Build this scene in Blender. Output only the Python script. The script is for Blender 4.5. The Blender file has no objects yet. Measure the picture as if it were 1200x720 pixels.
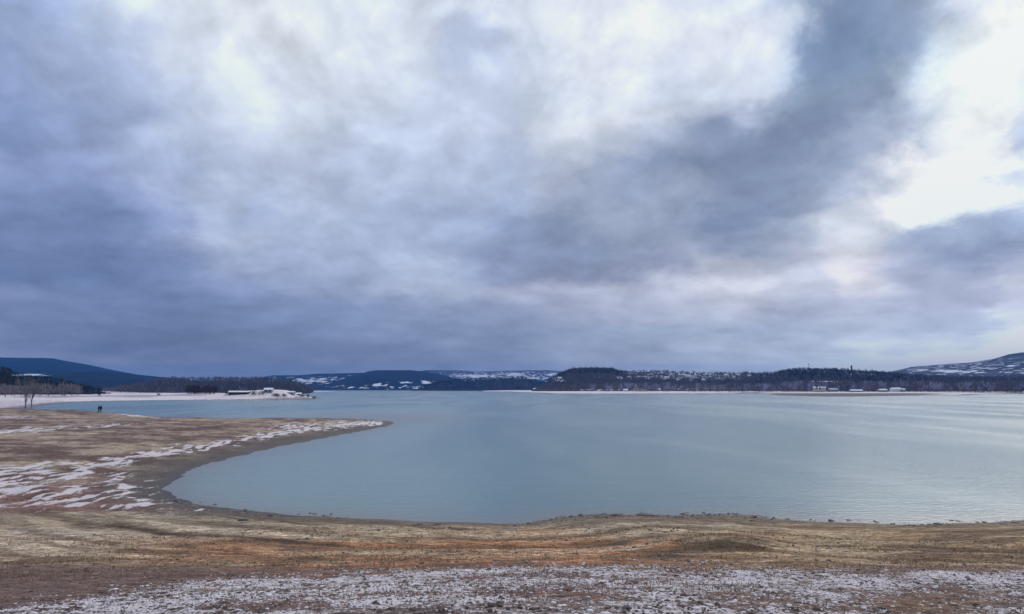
import bpy, math, random
import numpy as np
random.seed(7)
RNG = np.random.default_rng(11)
R = math.radians
S = bpy.context.scene
C = S.collection

# ------------------------------------------------------------------ camera
EYE = 6.0
FPX, Y0 = 906.0, 456.0
PITCH = math.atan((Y0 - 360.0) / FPX)
cam = bpy.data.objects.new("camera", bpy.data.cameras.new("camera"))
C.objects.link(cam)
cam.location = (0, 0, EYE)
cam.rotation_euler = (math.pi / 2 + PITCH, 0, 0)
cam.data.sensor_width = 36.0
cam.data.lens = FPX / 1200.0 * 36.0
cam.data.clip_start = 0.1
cam.data.clip_end = 60000
S.camera = cam
cP, sP = math.cos(PITCH), math.sin(PITCH)

def ray(px, py):
    dx = (px - 600.0) / FPX
    dy = (360.0 - py) / FPX
    return np.array([dx, cP - dy * sP, sP + dy * cP])

def on_water(px, py, z=0.0):                      # world point at height z seen at photo pixel
    r = ray(px, py)
    t = (z - EYE) / r[2]
    return r[0] * t, r[1] * t

def at(px, d):                                    # world x, y at a horizontal distance d along a pixel column
    r = ray(px, Y0)
    n = math.hypot(r[0], r[1])
    return r[0] / n * d, r[1] / n * d

def elev(px, py):
    r = ray(px, py)
    return r[2] / math.hypot(r[0], r[1])

def azim(px, py=Y0):
    r = ray(px, py)
    return math.atan2(r[0], r[1])

def project(x, y, z):
    dz = z - EYE
    f = y * cP + dz * sP
    u = -y * sP + dz * cP
    f = np.where(f < 0.5, 0.5, f)
    return 600 + FPX * x / f, 360 - FPX * u / f

# ------------------------------------------------------------------ node helpers
def s2l(c):
    out = []
    for v in c[:3]:
        v = v / 255.0
        out.append(v / 12.92 if v <= 0.04045 else ((v + 0.055) / 1.055) ** 2.4)
    return tuple(out)

class NT:
    def __init__(s, tree): s.t = tree; s.n = tree.nodes; s.l = tree.links
    def new(s, typ, **kw):
        n = s.n.new(typ)
        for k, v in kw.items(): setattr(n, k, v)
        return n
    def set(s, sock, v):
        if isinstance(v, bpy.types.NodeSocket): s.l.new(v, sock)
        else: sock.default_value = v
    def math(s, op, a, b=0.0, c=0.0, clamp=False):
        n = s.new('ShaderNodeMath', operation=op, use_clamp=clamp)
        for i, v in enumerate((a, b, c)): s.set(n.inputs[i], v)
        return n.outputs[0]
    def mix(s, f, a, b, mode='MIX'):
        n = s.new('ShaderNodeMix', data_type='RGBA', blend_type=mode)
        s.set(n.inputs[0], f)
        for i, v in ((6, a), (7, b)):
            if not isinstance(v, bpy.types.NodeSocket) and len(v) == 3: v = (*v, 1)
            s.set(n.inputs[i], v)
        return n.outputs[2]
    def ramp(s, v, lo, hi, a=0.0, b=1.0, smooth=True):
        n = s.new('ShaderNodeMapRange', interpolation_type='SMOOTHSTEP' if smooth else 'LINEAR')
        for i, q in enumerate((v, lo, hi, a, b)): s.set(n.inputs[i], q)
        return n.outputs[0]
    def noise(s, vec, scale, detail=3, rough=0.5, dist=0.0, out=0):
        n = s.new('ShaderNodeTexNoise')
        if vec is not None: s.l.new(vec, n.inputs['Vector'])
        n.inputs['Scale'].default_value = scale
        n.inputs['Detail'].default_value = detail
        n.inputs['Roughness'].default_value = rough
        n.inputs['Distortion'].default_value = dist
        return n.outputs[out]
    def mapping(s, vec, scale=(1, 1, 1), loc=(0, 0, 0), rot=(0, 0, 0)):
        n = s.new('ShaderNodeMapping')
        s.l.new(vec, n.inputs[0])
        n.inputs['Location'].default_value = loc
        n.inputs['Rotation'].default_value = rot
        n.inputs['Scale'].default_value = scale
        return n.outputs[0]

# ------------------------------------------------------------------ sky: heavy overcast over a Nishita sky
SUN_AZ, SUN_EL = R(36), R(35)
world = bpy.data.worlds.new("World")
S.world = world
world.use_nodes = True
w = NT(world.node_tree)
for n in list(w.n): w.n.remove(n)
sky = w.new('ShaderNodeTexSky', sky_type='NISHITA')
sky.sun_disc = False
sky.sun_elevation = SUN_EL
sky.sun_rotation = SUN_AZ
sky.altitude = 500
SKY_G = {   # cloud brightness (green channel, sRGB) across the view, x = 0..1200 in steps of 50
 0: [200,205,208,212,216,224,228,228,227,224,222,220,224,230,234,234,230,226,215,175,165,165,165,210,235],
 35: [185,190,195,205,215,222,228,228,226,224,218,198,215,230,235,235,230,232,215,180,140,160,170,225,240],
 70: [165,172,178,190,208,218,224,226,224,220,214,200,210,224,232,230,226,228,222,198,135,165,200,238,246],
 105: [158,162,164,180,205,212,216,220,218,216,212,205,208,220,226,220,214,214,208,185,138,165,225,244,250],
 140: [148,155,158,168,190,206,212,212,210,208,206,204,204,212,216,208,198,185,168,150,148,180,232,246,242],
 175: [140,150,155,162,178,198,204,204,202,200,200,198,196,200,196,185,160,146,142,144,155,190,236,246,235],
 210: [134,145,150,158,170,190,194,196,192,194,192,190,186,184,172,155,148,146,148,165,178,200,240,244,190],
 240: [140,138,138,150,168,180,180,190,188,184,182,178,170,172,168,158,170,155,150,175,195,225,242,240,200],
 265: [128,132,128,138,158,178,172,180,182,180,176,172,154,150,165,170,160,142,146,170,205,232,235,225,225],
 290: [126,126,122,130,148,176,180,176,178,178,176,168,156,146,146,162,165,158,170,195,215,185,165,165,180],
 315: [124,122,120,124,136,160,168,170,172,176,182,170,146,142,142,150,160,190,180,185,210,180,162,150,170],
 340: [118,120,118,120,128,142,150,156,162,176,178,178,170,176,182,190,200,212,205,198,222,200,175,185,205],
 365: [135,132,126,122,124,130,136,138,140,144,152,152,148,162,172,180,185,190,182,175,185,180,172,180,200],
 390: [120,120,122,118,118,122,124,128,132,138,140,142,142,150,156,162,168,172,170,176,184,186,180,188,205],
 410: [122,112,110,112,114,114,116,120,124,128,130,134,136,144,150,156,162,166,170,176,186,188,192,205,225],
 430: [128,124,122,120,120,120,120,122,122,124,128,130,134,140,146,152,156,162,168,178,184,192,210,225,232],
}
def sky_colour(x, y, g):
    left = max(0.0, min(1.0, (700 - x) / 500.0))
    db = np.interp(g, [110, 150, 200, 230, 250], [42 + 6 * left, 35 + 11 * left, 25 + 5 * left, 13, -2])
    dr = np.interp(g, [110, 160, 200, 230, 250], [-22, -17, -13, -8, -4])
    if 300 < y < 380 and x > 560: dr += 5; db -= 2
    if y < 160 and 930 < x < 1130: dr -= 3; db -= 3
    if 110 < y < 330 and 640 < x < 1060: dr += 3; db -= 5
    g += 5 * left * (g < 190); db -= 5 * left
    return (min(g + dr, 255), g, min(g + db, 252))
SKY_ROWS = {y_: [sky_colour(50 * k_, y_, g_) for k_, g_ in enumerate(r_)] for y_, r_ in SKY_G.items()}
NCOL = 25
SKY_FIT = {0: [(1.400,1.400,1.400), (1.400,1.400,1.400), (1.400,1.400,1.369), (1.393,1.328,1.255), (1.287,1.239,1.192), (1.251,1.216,1.179), (1.225,1.198,1.171), (1.189,1.165,1.150), (1.168,1.145,1.135), (1.183,1.160,1.149), (1.217,1.193,1.174), (1.234,1.211,1.187), (1.234,1.212,1.193), (1.226,1.205,1.196), (1.198,1.181,1.185), (1.147,1.132,1.148), (1.091,1.078,1.098), (1.044,1.038,1.058), (1.026,1.030,1.044), (1.042,1.052,1.050), (1.018,1.031,1.021), (0.887,0.908,0.918), (0.800,0.800,0.809), (0.800,0.800,0.800), (0.800,0.800,0.800)],
 35: [(1.400,1.400,1.400), (1.400,1.400,1.400), (1.400,1.400,1.365), (1.396,1.340,1.254), (1.291,1.247,1.182), (1.239,1.205,1.161), (1.219,1.191,1.159), (1.198,1.173,1.150), (1.176,1.153,1.133), (1.174,1.152,1.132), (1.185,1.164,1.142), (1.188,1.168,1.148), (1.190,1.171,1.154), (1.192,1.173,1.164), (1.175,1.157,1.161), (1.137,1.122,1.135), (1.104,1.089,1.101), (1.089,1.074,1.076), (1.096,1.080,1.069), (1.082,1.072,1.053), (0.987,0.993,0.988), (0.837,0.858,0.884), (0.800,0.800,0.808), (0.800,0.800,0.801), (0.800,0.800,0.825)],
 70: [(1.400,1.400,1.400), (1.400,1.400,1.399), (1.400,1.400,1.325), (1.363,1.316,1.224), (1.258,1.215,1.145), (1.189,1.154,1.111), (1.177,1.147,1.118), (1.188,1.160,1.131), (1.176,1.151,1.121), (1.152,1.129,1.102), (1.139,1.118,1.093), (1.139,1.119,1.095), (1.154,1.134,1.110), (1.168,1.148,1.128), (1.156,1.138,1.130), (1.132,1.116,1.115), (1.123,1.105,1.098), (1.149,1.121,1.095), (1.198,1.154,1.105), (1.164,1.125,1.075), (0.988,0.983,0.975), (0.808,0.832,0.871), (0.800,0.800,0.836), (0.800,0.816,0.862), (0.855,0.866,0.897)],
 105: [(1.400,1.378,1.287), (1.400,1.374,1.283), (1.392,1.343,1.249), (1.327,1.276,1.184), (1.236,1.190,1.116), (1.156,1.119,1.074), (1.133,1.102,1.076), (1.159,1.131,1.100), (1.170,1.143,1.105), (1.144,1.118,1.081), (1.117,1.093,1.059), (1.117,1.094,1.063), (1.137,1.114,1.083), (1.145,1.123,1.094), (1.133,1.112,1.091), (1.131,1.109,1.089), (1.154,1.127,1.096), (1.192,1.155,1.104), (1.216,1.172,1.104), (1.142,1.114,1.055), (0.959,0.971,0.955), (0.827,0.867,0.891), (0.851,0.886,0.912), (0.962,0.976,0.976), (1.052,1.049,1.024)],
 140: [(1.309,1.247,1.156), (1.312,1.252,1.165), (1.298,1.243,1.161), (1.263,1.213,1.138), (1.221,1.176,1.108), (1.184,1.144,1.090), (1.171,1.136,1.095), (1.189,1.156,1.115), (1.194,1.162,1.115), (1.158,1.128,1.082), (1.119,1.091,1.050), (1.113,1.088,1.052), (1.125,1.101,1.066), (1.127,1.101,1.067), (1.127,1.098,1.062), (1.148,1.114,1.071), (1.178,1.141,1.087), (1.180,1.143,1.082), (1.125,1.102,1.044), (1.008,1.014,0.973), (0.882,0.920,0.906), (0.862,0.912,0.912), (0.972,1.007,0.993), (1.126,1.132,1.086), (1.229,1.214,1.140)],
 175: [(1.173,1.115,1.054), (1.198,1.139,1.076), (1.203,1.149,1.090), (1.192,1.147,1.093), (1.209,1.167,1.109), (1.249,1.206,1.141), (1.279,1.236,1.172), (1.284,1.244,1.185), (1.254,1.216,1.160), (1.190,1.156,1.105), (1.137,1.106,1.061), (1.123,1.095,1.055), (1.130,1.102,1.063), (1.133,1.103,1.061), (1.129,1.096,1.050), (1.123,1.088,1.041), (1.111,1.079,1.034), (1.079,1.054,1.015), (1.008,0.998,0.969), (0.904,0.918,0.907), (0.830,0.866,0.874), (0.867,0.907,0.919), (0.997,1.023,1.016), (1.117,1.123,1.093), (1.171,1.165,1.122)],
 210: [(1.169,1.101,1.044), (1.212,1.138,1.075), (1.237,1.164,1.099), (1.232,1.169,1.106), (1.246,1.193,1.126), (1.290,1.241,1.168), (1.328,1.280,1.208), (1.331,1.286,1.220), (1.292,1.250,1.191), (1.226,1.187,1.134), (1.166,1.131,1.084), (1.133,1.101,1.058), (1.129,1.096,1.053), (1.131,1.096,1.049), (1.107,1.072,1.026), (1.063,1.033,0.996), (1.031,1.007,0.979), (1.009,0.988,0.965), (0.967,0.954,0.939), (0.905,0.905,0.906), (0.867,0.882,0.901), (0.923,0.938,0.958), (1.043,1.044,1.047), (1.097,1.091,1.087), (1.067,1.063,1.075)],
 240: [(1.316,1.213,1.132), (1.341,1.235,1.150), (1.356,1.251,1.161), (1.337,1.243,1.154), (1.306,1.231,1.146), (1.289,1.232,1.156), (1.289,1.241,1.176), (1.289,1.245,1.187), (1.272,1.229,1.173), (1.228,1.186,1.133), (1.167,1.129,1.082), (1.111,1.076,1.036), (1.093,1.058,1.017), (1.107,1.067,1.019), (1.103,1.061,1.011), (1.075,1.036,0.992), (1.047,1.013,0.976), (1.006,0.978,0.951), (0.950,0.932,0.921), (0.919,0.912,0.913), (0.967,0.959,0.958), (1.123,1.100,1.071), (1.324,1.273,1.206), (1.400,1.356,1.277), (1.400,1.341,1.275)],
 265: [(1.341,1.230,1.146), (1.353,1.239,1.152), (1.362,1.249,1.159), (1.362,1.255,1.161), (1.348,1.257,1.163), (1.321,1.251,1.168), (1.293,1.239,1.170), (1.273,1.225,1.167), (1.249,1.203,1.148), (1.204,1.160,1.109), (1.142,1.101,1.057), (1.084,1.047,1.008), (1.061,1.023,0.985), (1.078,1.035,0.990), (1.101,1.055,1.002), (1.100,1.056,1.004), (1.062,1.026,0.983), (0.988,0.965,0.941), (0.919,0.910,0.906), (0.919,0.916,0.914), (1.040,1.024,0.995), (1.274,1.232,1.152), (1.400,1.400,1.338), (1.400,1.400,1.400), (1.400,1.400,1.400)],
 290: [(1.225,1.124,1.055), (1.234,1.133,1.063), (1.258,1.157,1.083), (1.308,1.206,1.123), (1.370,1.270,1.175), (1.400,1.312,1.214), (1.386,1.311,1.223), (1.343,1.279,1.204), (1.287,1.231,1.166), (1.222,1.171,1.114), (1.159,1.112,1.060), (1.112,1.065,1.017), (1.083,1.033,0.987), (1.071,1.018,0.970), (1.071,1.019,0.969), (1.063,1.020,0.973), (1.034,1.003,0.965), (0.989,0.970,0.945), (0.949,0.940,0.925), (0.954,0.947,0.927), (1.036,1.020,0.978), (1.178,1.149,1.079), (1.337,1.300,1.211), (1.400,1.400,1.341), (1.400,1.400,1.400)],
 315: [(1.082,0.999,0.949), (1.095,1.012,0.961), (1.136,1.050,0.993), (1.221,1.127,1.057), (1.332,1.229,1.142), (1.415,1.312,1.212), (1.436,1.341,1.241), (1.413,1.327,1.235), (1.367,1.291,1.205), (1.308,1.239,1.159), (1.248,1.184,1.109), (1.203,1.137,1.065), (1.173,1.101,1.031), (1.152,1.076,1.008), (1.129,1.059,0.995), (1.099,1.044,0.988), (1.079,1.036,0.988), (1.066,1.031,0.986), (1.043,1.013,0.970), (1.032,1.003,0.955), (1.053,1.021,0.964), (1.077,1.045,0.988), (1.093,1.070,1.026), (1.130,1.116,1.086), (1.177,1.166,1.139)],
 340: [(1.047,0.964,0.915), (1.057,0.975,0.924), (1.090,1.005,0.949), (1.169,1.073,1.006), (1.279,1.170,1.086), (1.367,1.251,1.155), (1.401,1.290,1.191), (1.400,1.296,1.198), (1.384,1.288,1.190), (1.356,1.267,1.170), (1.317,1.233,1.139), (1.281,1.196,1.104), (1.262,1.172,1.080), (1.264,1.171,1.077), (1.263,1.175,1.082), (1.244,1.167,1.081), (1.224,1.158,1.077), (1.210,1.149,1.072), (1.187,1.129,1.054), (1.169,1.109,1.032), (1.162,1.098,1.017), (1.132,1.072,0.999), (1.092,1.041,0.986), (1.091,1.047,1.004), (1.118,1.075,1.034)],
 365: [(1.190,1.060,0.968), (1.191,1.062,0.968), (1.204,1.073,0.976), (1.251,1.112,1.009), (1.322,1.175,1.062), (1.371,1.223,1.104), (1.370,1.230,1.115), (1.337,1.211,1.102), (1.309,1.195,1.090), (1.304,1.196,1.091), (1.305,1.200,1.094), (1.295,1.189,1.083), (1.284,1.179,1.072), (1.293,1.190,1.080), (1.312,1.214,1.100), (1.323,1.231,1.117), (1.328,1.241,1.129), (1.327,1.244,1.136), (1.312,1.232,1.129), (1.290,1.210,1.109), (1.261,1.180,1.081), (1.215,1.139,1.050), (1.176,1.106,1.034), (1.179,1.114,1.055), (1.205,1.142,1.089)],
 390: [(1.344,1.146,0.982), (1.350,1.147,0.980), (1.374,1.159,0.984), (1.411,1.185,1.002), (1.437,1.209,1.024), (1.431,1.214,1.033), (1.392,1.193,1.022), (1.345,1.163,1.001), (1.324,1.152,0.993), (1.336,1.170,1.010), (1.359,1.196,1.033), (1.363,1.206,1.043), (1.353,1.207,1.047), (1.355,1.219,1.060), (1.375,1.248,1.087), (1.398,1.278,1.114), (1.412,1.299,1.138), (1.421,1.315,1.159), (1.429,1.329,1.177), (1.429,1.333,1.187), (1.414,1.322,1.186), (1.394,1.308,1.184), (1.405,1.326,1.212), (1.469,1.396,1.282), (1.538,1.468,1.351)],
 410: [(1.686,1.329,1.012), (1.662,1.304,0.991), (1.662,1.289,0.971), (1.679,1.288,0.960), (1.666,1.277,0.950), (1.618,1.251,0.936), (1.565,1.223,0.923), (1.538,1.216,0.923), (1.551,1.238,0.943), (1.589,1.280,0.977), (1.619,1.317,1.009), (1.624,1.338,1.033), (1.625,1.363,1.063), (1.655,1.414,1.113), (1.700,1.474,1.167), (1.705,1.495,1.192), (1.670,1.482,1.194), (1.666,1.501,1.222), (1.720,1.575,1.293), (1.765,1.638,1.364), (1.765,1.648,1.402), (1.780,1.669,1.445), (1.870,1.771,1.547), (2.013,1.933,1.700), (2.124,2.058,1.820)],
 430: [(2.193,1.623,1.120), (2.120,1.558,1.070), (2.056,1.487,1.004), (2.020,1.434,0.946), (1.973,1.390,0.904), (1.904,1.348,0.878), (1.836,1.317,0.866), (1.798,1.312,0.874), (1.813,1.345,0.908), (1.875,1.410,0.959), (1.930,1.469,1.005), (1.948,1.508,1.043), (1.974,1.568,1.104), (2.057,1.678,1.204), (2.134,1.777,1.292), (2.102,1.775,1.304), (2.005,1.718,1.279), (1.996,1.749,1.318), (2.099,1.897,1.450), (2.168,2.009,1.574), (2.150,2.007,1.625), (2.178,2.036,1.689), (2.309,2.189,1.847), (2.444,2.372,2.054), (2.514,2.479,2.198)]}   # per point gains: what the haze in front of the clouds takes away is given back here
NEUTRAL = (168, 180, 208)
AZMAX = R(75)
geo = w.new('ShaderNodeTexCoord')
DIR = geo.outputs['Generated']
sep = w.new('ShaderNodeSeparateXYZ'); w.l.new(DIR, sep.inputs[0])
dx_, dy_, dz_ = sep.outputs
zpos = w.math('MAXIMUM', dz_, 0.0)
zz = w.math('ADD', zpos, 0.10)
comb = w.new('ShaderNodeCombineXYZ')
w.set(comb.inputs[0], w.math('DIVIDE', dx_, zz)); w.set(comb.inputs[1], w.math('DIVIDE', dy_, zz))
PLANE = comb.outputs[0]                              # position on a flat cloud layer
az = w.math('ARCTAN2', dx_, dy_)
el = w.math('ARCSINE', dz_)
cyl = w.new('ShaderNodeCombineXYZ')
w.set(cyl.inputs[0], w.math('MULTIPLY', w.math('SINE', az), 2.2)); w.set(cyl.inputs[1], w.math('MULTIPLY', w.math('COSINE', az), 2.2))
w.set(cyl.inputs[2], w.math('MULTIPLY', w.math('LOGARITHM', w.math('ADD', w.math('MAXIMUM', el, 0.0), 0.12), math.e), 1.35))
CYL = cyl.outputs[0]                                 # bulging cloud masses: less flattened than a flat layer
tilt = w.mapping(CYL, rot=(0, R(18), 0))
warp = w.noise(tilt, 3.6, 8, 0.60, 0.15, out=1)
wsep = w.new('ShaderNodeSeparateColor'); w.l.new(warp, wsep.inputs[0])
wx = w.math('MULTIPLY', w.math('SUBTRACT', wsep.outputs[0], 0.5), 0.17)
elw = w.ramp(el, R(0), R(16), 0.022, 0.14)
wy = w.math('MULTIPLY', w.math('SUBTRACT', wsep.outputs[1], 0.5), elw)
azw = w.math('ADD', az, wx)
ele = w.math('ADD', el, wy)
azn = w.math('MULTIPLY_ADD', azw, 0.5 / AZMAX, 0.5, clamp=True)
prev = None
ys = sorted(SKY_ROWS)                                # top to bottom
for i, yv in enumerate(ys):
    c = w.new('ShaderNodeRGBCurve')
    row = SKY_ROWS[yv]
    xs = [k * 50 for k in range(NCOL)]
    for ch in range(3):
        cu = c.mapping.curves[ch]
        nl = s2l(NEUTRAL)[ch] * 0.4
        fit = SKY_FIT.get(yv, [(1, 1, 1)] * NCOL)
        v = [min(s2l(row[k])[ch] * 0.4 * fit[k][ch], 1.0) for k in range(NCOL)]
        pts = [(0.0, nl), (0.5 - 0.5 * R(52) / AZMAX, 0.5 * nl + 0.5 * v[0])]
        for xx, val in zip(xs, v):
            e = ray(xx, yv); a = math.atan2(e[0], e[1])
            pts.append((0.5 + 0.5 * a / AZMAX, val))
        pts += [(0.5 + 0.5 * R(52) / AZMAX, 0.5 * nl + 0.5 * v[-1]), (1.0, nl)]
        pts.sort()
        while len(cu.points) < len(pts): cu.points.new(0.5, 0.5)
        for p, (a, b) in zip(cu.points, pts): p.location = (a, b); p.handle_type = 'AUTO_CLAMPED'
    c.mapping.update()
    cc = w.new('ShaderNodeCombineColor')
    for k in range(3): w.l.new(azn, cc.inputs[k])
    w.l.new(cc.outputs[0], c.inputs[1])
    if prev is None: prev = c.outputs[0]
    else:
        e1 = math.atan(elev(600, ys[i - 1])); e0 = math.atan(elev(600, yv))
        f = w.ramp(ele, e0, e1)
        prev = w.mix(f, c.outputs[0], prev)
top = w.mix(w.ramp(ele, R(26), R(42)), prev, tuple(0.4 * q for q in s2l((196, 207, 226))))
n1 = w.noise(tilt, 2.7, 9, 0.56, 0.5)
n2 = w.noise(tilt, 8.5, 7, 0.55, 0.3)
puff = w.noise(w.mapping(tilt, scale=(1, 1, 1.15)), 4.2, 6, 0.5, 0.35)
pf = w.math('SUBTRACT', puff, 0.5)
n3 = w.math('MULTIPLY_ADD', w.math('SQRT', w.math('MULTIPLY_ADD', pf, pf, 0.0025)), 2.3, 0.27)
nn = w.math('MULTIPLY_ADD', n2, 0.32, w.math('MULTIPLY_ADD', n1, 0.44, w.math('MULTIPLY', n3, 0.24)))
gain = w.ramp(nn, 0.36, 0.64, 0.74, 1.26, smooth=False)
gm = w.new('ShaderNodeVectorMath', operation='SCALE')
w.l.new(top, gm.inputs[0]); w.l.new(gain, gm.inputs['Scale'])
lim = w.new('ShaderNodeVectorMath', operation='MINIMUM'); w.l.new(gm.outputs[0], lim.inputs[0]); lim.inputs[1].default_value = (0.375, 0.385, 0.372)
below = w.mix(w.ramp(el, R(-6), R(-0.5)), tuple(0.4 * q for q in s2l((120, 130, 160))), lim.outputs[0])
bg_s = w.new('ShaderNodeBackground'); w.l.new(sky.outputs[0], bg_s.inputs[0]); bg_s.inputs[1].default_value = 0.10
bg_c = w.new('ShaderNodeBackground'); w.l.new(below, bg_c.inputs[0]); bg_c.inputs[1].default_value = 2.5
mx = w.new('ShaderNodeMixShader'); mx.inputs[0].default_value = 0.94
w.l.new(bg_s.outputs[0], mx.inputs[1]); w.l.new(bg_c.outputs[0], mx.inputs[2])
wo = w.new('ShaderNodeOutputWorld'); w.l.new(mx.outputs[0], wo.inputs[0])

sun = bpy.data.objects.new("sun", bpy.data.lights.new("sun", 'SUN'))
C.objects.link(sun)
sun.data.energy = 1.5
sun.data.angle = R(45)
sun.data.color = (1.0, 0.92, 0.80)
sun.rotation_euler = (math.pi / 2 - SUN_EL, 0, math.pi - SUN_AZ)

S.view_settings.view_transform = 'Standard'
S.view_settings.look = 'None'
S.view_settings.exposure = 0.0
S.view_settings.gamma = 1.0
S.view_settings.use_curve_mapping = False
S.render.resolution_x, S.render.resolution_y = 1024, 614

# ------------------------------------------------------------------ numpy noise
_perm = RNG.permutation(1024)
_grad = RNG.random(1024)
def vnoise(x, y, seed=0):
    xi = np.floor(x).astype(np.int64); yi = np.floor(y).astype(np.int64)
    fx = x - xi; fy = y - yi
    fx = fx * fx * (3 - 2 * fx); fy = fy * fy * (3 - 2 * fy)
    def h(a, b): return _grad[(_perm[(a + seed * 57) & 1023] + b * 131) & 1023]
    a = h(xi, yi); b = h(xi + 1, yi); c = h(xi, yi + 1); d = h(xi + 1, yi + 1)
    return (a + (b - a) * fx) * (1 - fy) + (c + (d - c) * fx) * fy
def fbm(x, y, o=4, seed=0, g=0.5):
    v = 0; a = 1; t = 0
    for k in range(o):
        v = v + a * vnoise(x * 2.03 ** k + 17.3 * k, y * 2.03 ** k - 9.1 * k, seed + k); t += a; a *= g
    return v / t
def sstep(a, b, v):
    t = np.clip((v - a) / (b - a), 0, 1)
    return t * t * (3 - 2 * t)

# ------------------------------------------------------------------ mesh helpers
def mesh_np(name, V, F, smooth=False):
    """V (n,3) float, F (m,k) int"""
    me = bpy.data.meshes.new(name)
    V = np.asarray(V, dtype=np.float32); F = np.asarray(F, dtype=np.int32)
    m, k = F.shape
    me.vertices.add(len(V)); me.vertices.foreach_set('co', V.ravel())
    me.loops.add(m * k); me.loops.foreach_set('vertex_index', F.ravel())
    me.polygons.add(m)
    me.polygons.foreach_set('loop_start', np.arange(0, m * k, k, dtype=np.int32))
    try: me.polygons.foreach_set('loop_total', np.full(m, k, dtype=np.int32))
    except Exception: pass
    me.polygons.foreach_set('use_smooth', np.full(m, smooth, dtype=bool))
    me.update(calc_edges=True); me.validate()
    return me
def link(name, me, mat=None, parent=None, **props):
    o = bpy.data.objects.new(name, me); C.objects.link(o)
    if mat is not None and not me.materials: me.materials.append(mat)
    if parent is not None: o.parent = parent
    for k, v in props.items(): o[k] = v
    return o
def empty(name, loc, label, cat, group=None, rz=0.0, sc=1.0):
    o = bpy.data.objects.new(name, None); C.objects.link(o)
    o.location = loc; o.rotation_euler = (0, 0, rz); o.scale = (sc, sc, sc); o.empty_display_size = 0.5
    o['label'] = label; o['category'] = cat
    if group: o['group'] = group
    return o
def copy_tree(src, loc, rz, sc, label):
    r = src.copy(); C.objects.link(r); r.location = loc; r.rotation_euler = (0, 0, rz); r.scale = sc if isinstance(sc, tuple) else (sc, sc, sc)
    r['label'] = label
    for ch in list(src.children):
        c = ch.copy(); C.objects.link(c); c.parent = r
        for g in list(ch.children):
            d = g.copy(); C.objects.link(d); d.parent = c
    return r
def grid_faces(nr, nc):
    i = np.arange(nr - 1)[:, None] * nc + np.arange(nc - 1)[None, :]
    i = i.ravel()
    return np.stack([i, i + 1, i + nc + 1, i + nc], 1)
def col_attr(me, name, rgb):
    a = me.color_attributes.new(name, 'FLOAT_COLOR', 'POINT')
    d = np.ones((len(rgb), 4), dtype=np.float32); d[:, :3] = rgb
    a.data.foreach_set('color', d.ravel())
def f_attr(me, name, v):
    a = me.attributes.new(name, 'FLOAT', 'POINT')
    a.data.foreach_set('value', np.asarray(v, dtype=np.float32))

# ------------------------------------------------------------------ simple materials
def mat(name):
    m = bpy.data.materials.new(name); m.use_nodes = True
    t = NT(m.node_tree); b = m.node_tree.nodes['Principled BSDF']
    return m, t, b
def plain(name, col, rough=0.85, var=0.25, scale=3.0, spec=0.3):
    m, t, b = mat(name)
    tc = t.new('ShaderNodeNewGeometry').outputs['Position']
    n = t.noise(tc, scale, 4, 0.6)
    g = t.ramp(n, 0.3, 0.7, 1 - var, 1 + var, smooth=False)
    v = t.new('ShaderNodeVectorMath', operation='SCALE'); v.inputs[0].default_value = col; t.l.new(g, v.inputs['Scale'])
    t.l.new(v.outputs[0], b.inputs['Base Color'])
    b.inputs['Roughness'].default_value = rough
    b.inputs['Specular IOR Level'].default_value = spec
    return m

# ------------------------------------------------------------------ land outlines (shorelines on the water level)
def wpoly(pts): return [on_water(*p) for p in pts]
NEAR_SHORE = [(-1500,480),(-300,479),(0,479.3),(60,480.6),(90,481),(130,484),(165,487),(200,490.2),(300,491),(380,490.8),(425,491.2),(455,493.6),(462,496.5),
  (452,500),(430,504.5),(400,509.5),(350,519),(300,529.5),(250,542.5),(222,553),(205,562),(197,569),(194,575),(197,580),(206,585),(232,591),(270,597),(330,602.5),
  (420,607.5),(500,611.2),(570,613.2),(612,613),(640,609.2),(668,606),(700,603.6),(740,602.6),(800,604),(850,603.6),(888,604.4),(905,608.3),(960,611),(1010,612.3),(1050,614.5),
  (1100,613.6),(1150,612.2),(1200,610),(1500,604),(2200,600)]
P1 = wpoly(NEAR_SHORE) + [(300, 20), (300, -400), (-900, -400), (-900, 230)]
P2 = wpoly([(-1500,481),(-300,481),(0,479.5),(22,478.6),(44,476.4),(60,473.6),(90,471.2),(130,470.2),(200,469.3),(300,469),(350,468.4),(372,467.4),(377,466.6),(370,465.2),(335,463.6),(332,461.6),(334,460.2)]) + [(-420, 1900), (-4000, 1900), (-4000, 300)]
P3 = wpoly([(560,458.9),(592,459.2),(604,459.8),(630,460.6),(645,461.5),(700,461.7),(800,461.4),(868,461.3),(878,460.5),(885,461.3),(900,462.2),(912,463.6),(950,464.8),(1000,465.1),(1040,464.4),(1090,463.6),(1130,463.7),(1150,462.2),(1200,461.3),(1500,461.2),(2600,461.8)]) + [(5200, 1500), (5200, 4200), (100, 4200), (-100, 2600)]
def sdist(X, Y, poly):
    P = np.array(poly); Q = np.roll(P, -1, axis=0)
    d2 = np.full(X.shape, 1e18); ins = np.zeros(X.shape, bool)
    for (ax, ay), (bx, by) in zip(P, Q):
        ex, ey = bx - ax, by - ay
        t = np.clip(((X - ax) * ex + (Y - ay) * ey) / (ex * ex + ey * ey + 1e-12), 0, 1)
        dd = (X - ax - t * ex) ** 2 + (Y - ay - t * ey) ** 2
        d2 = np.minimum(d2, dd)
        if ay != by:
            c = ((ay > Y) != (by > Y)) & (X < (bx - ax) * (Y - ay) / (by - ay) + ax)
            ins ^= c
    d = np.sqrt(d2)
    return np.where(ins, d, -d)
kx, ky = at(303, 476)
kx2, ky2 = at(343, 484)
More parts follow.
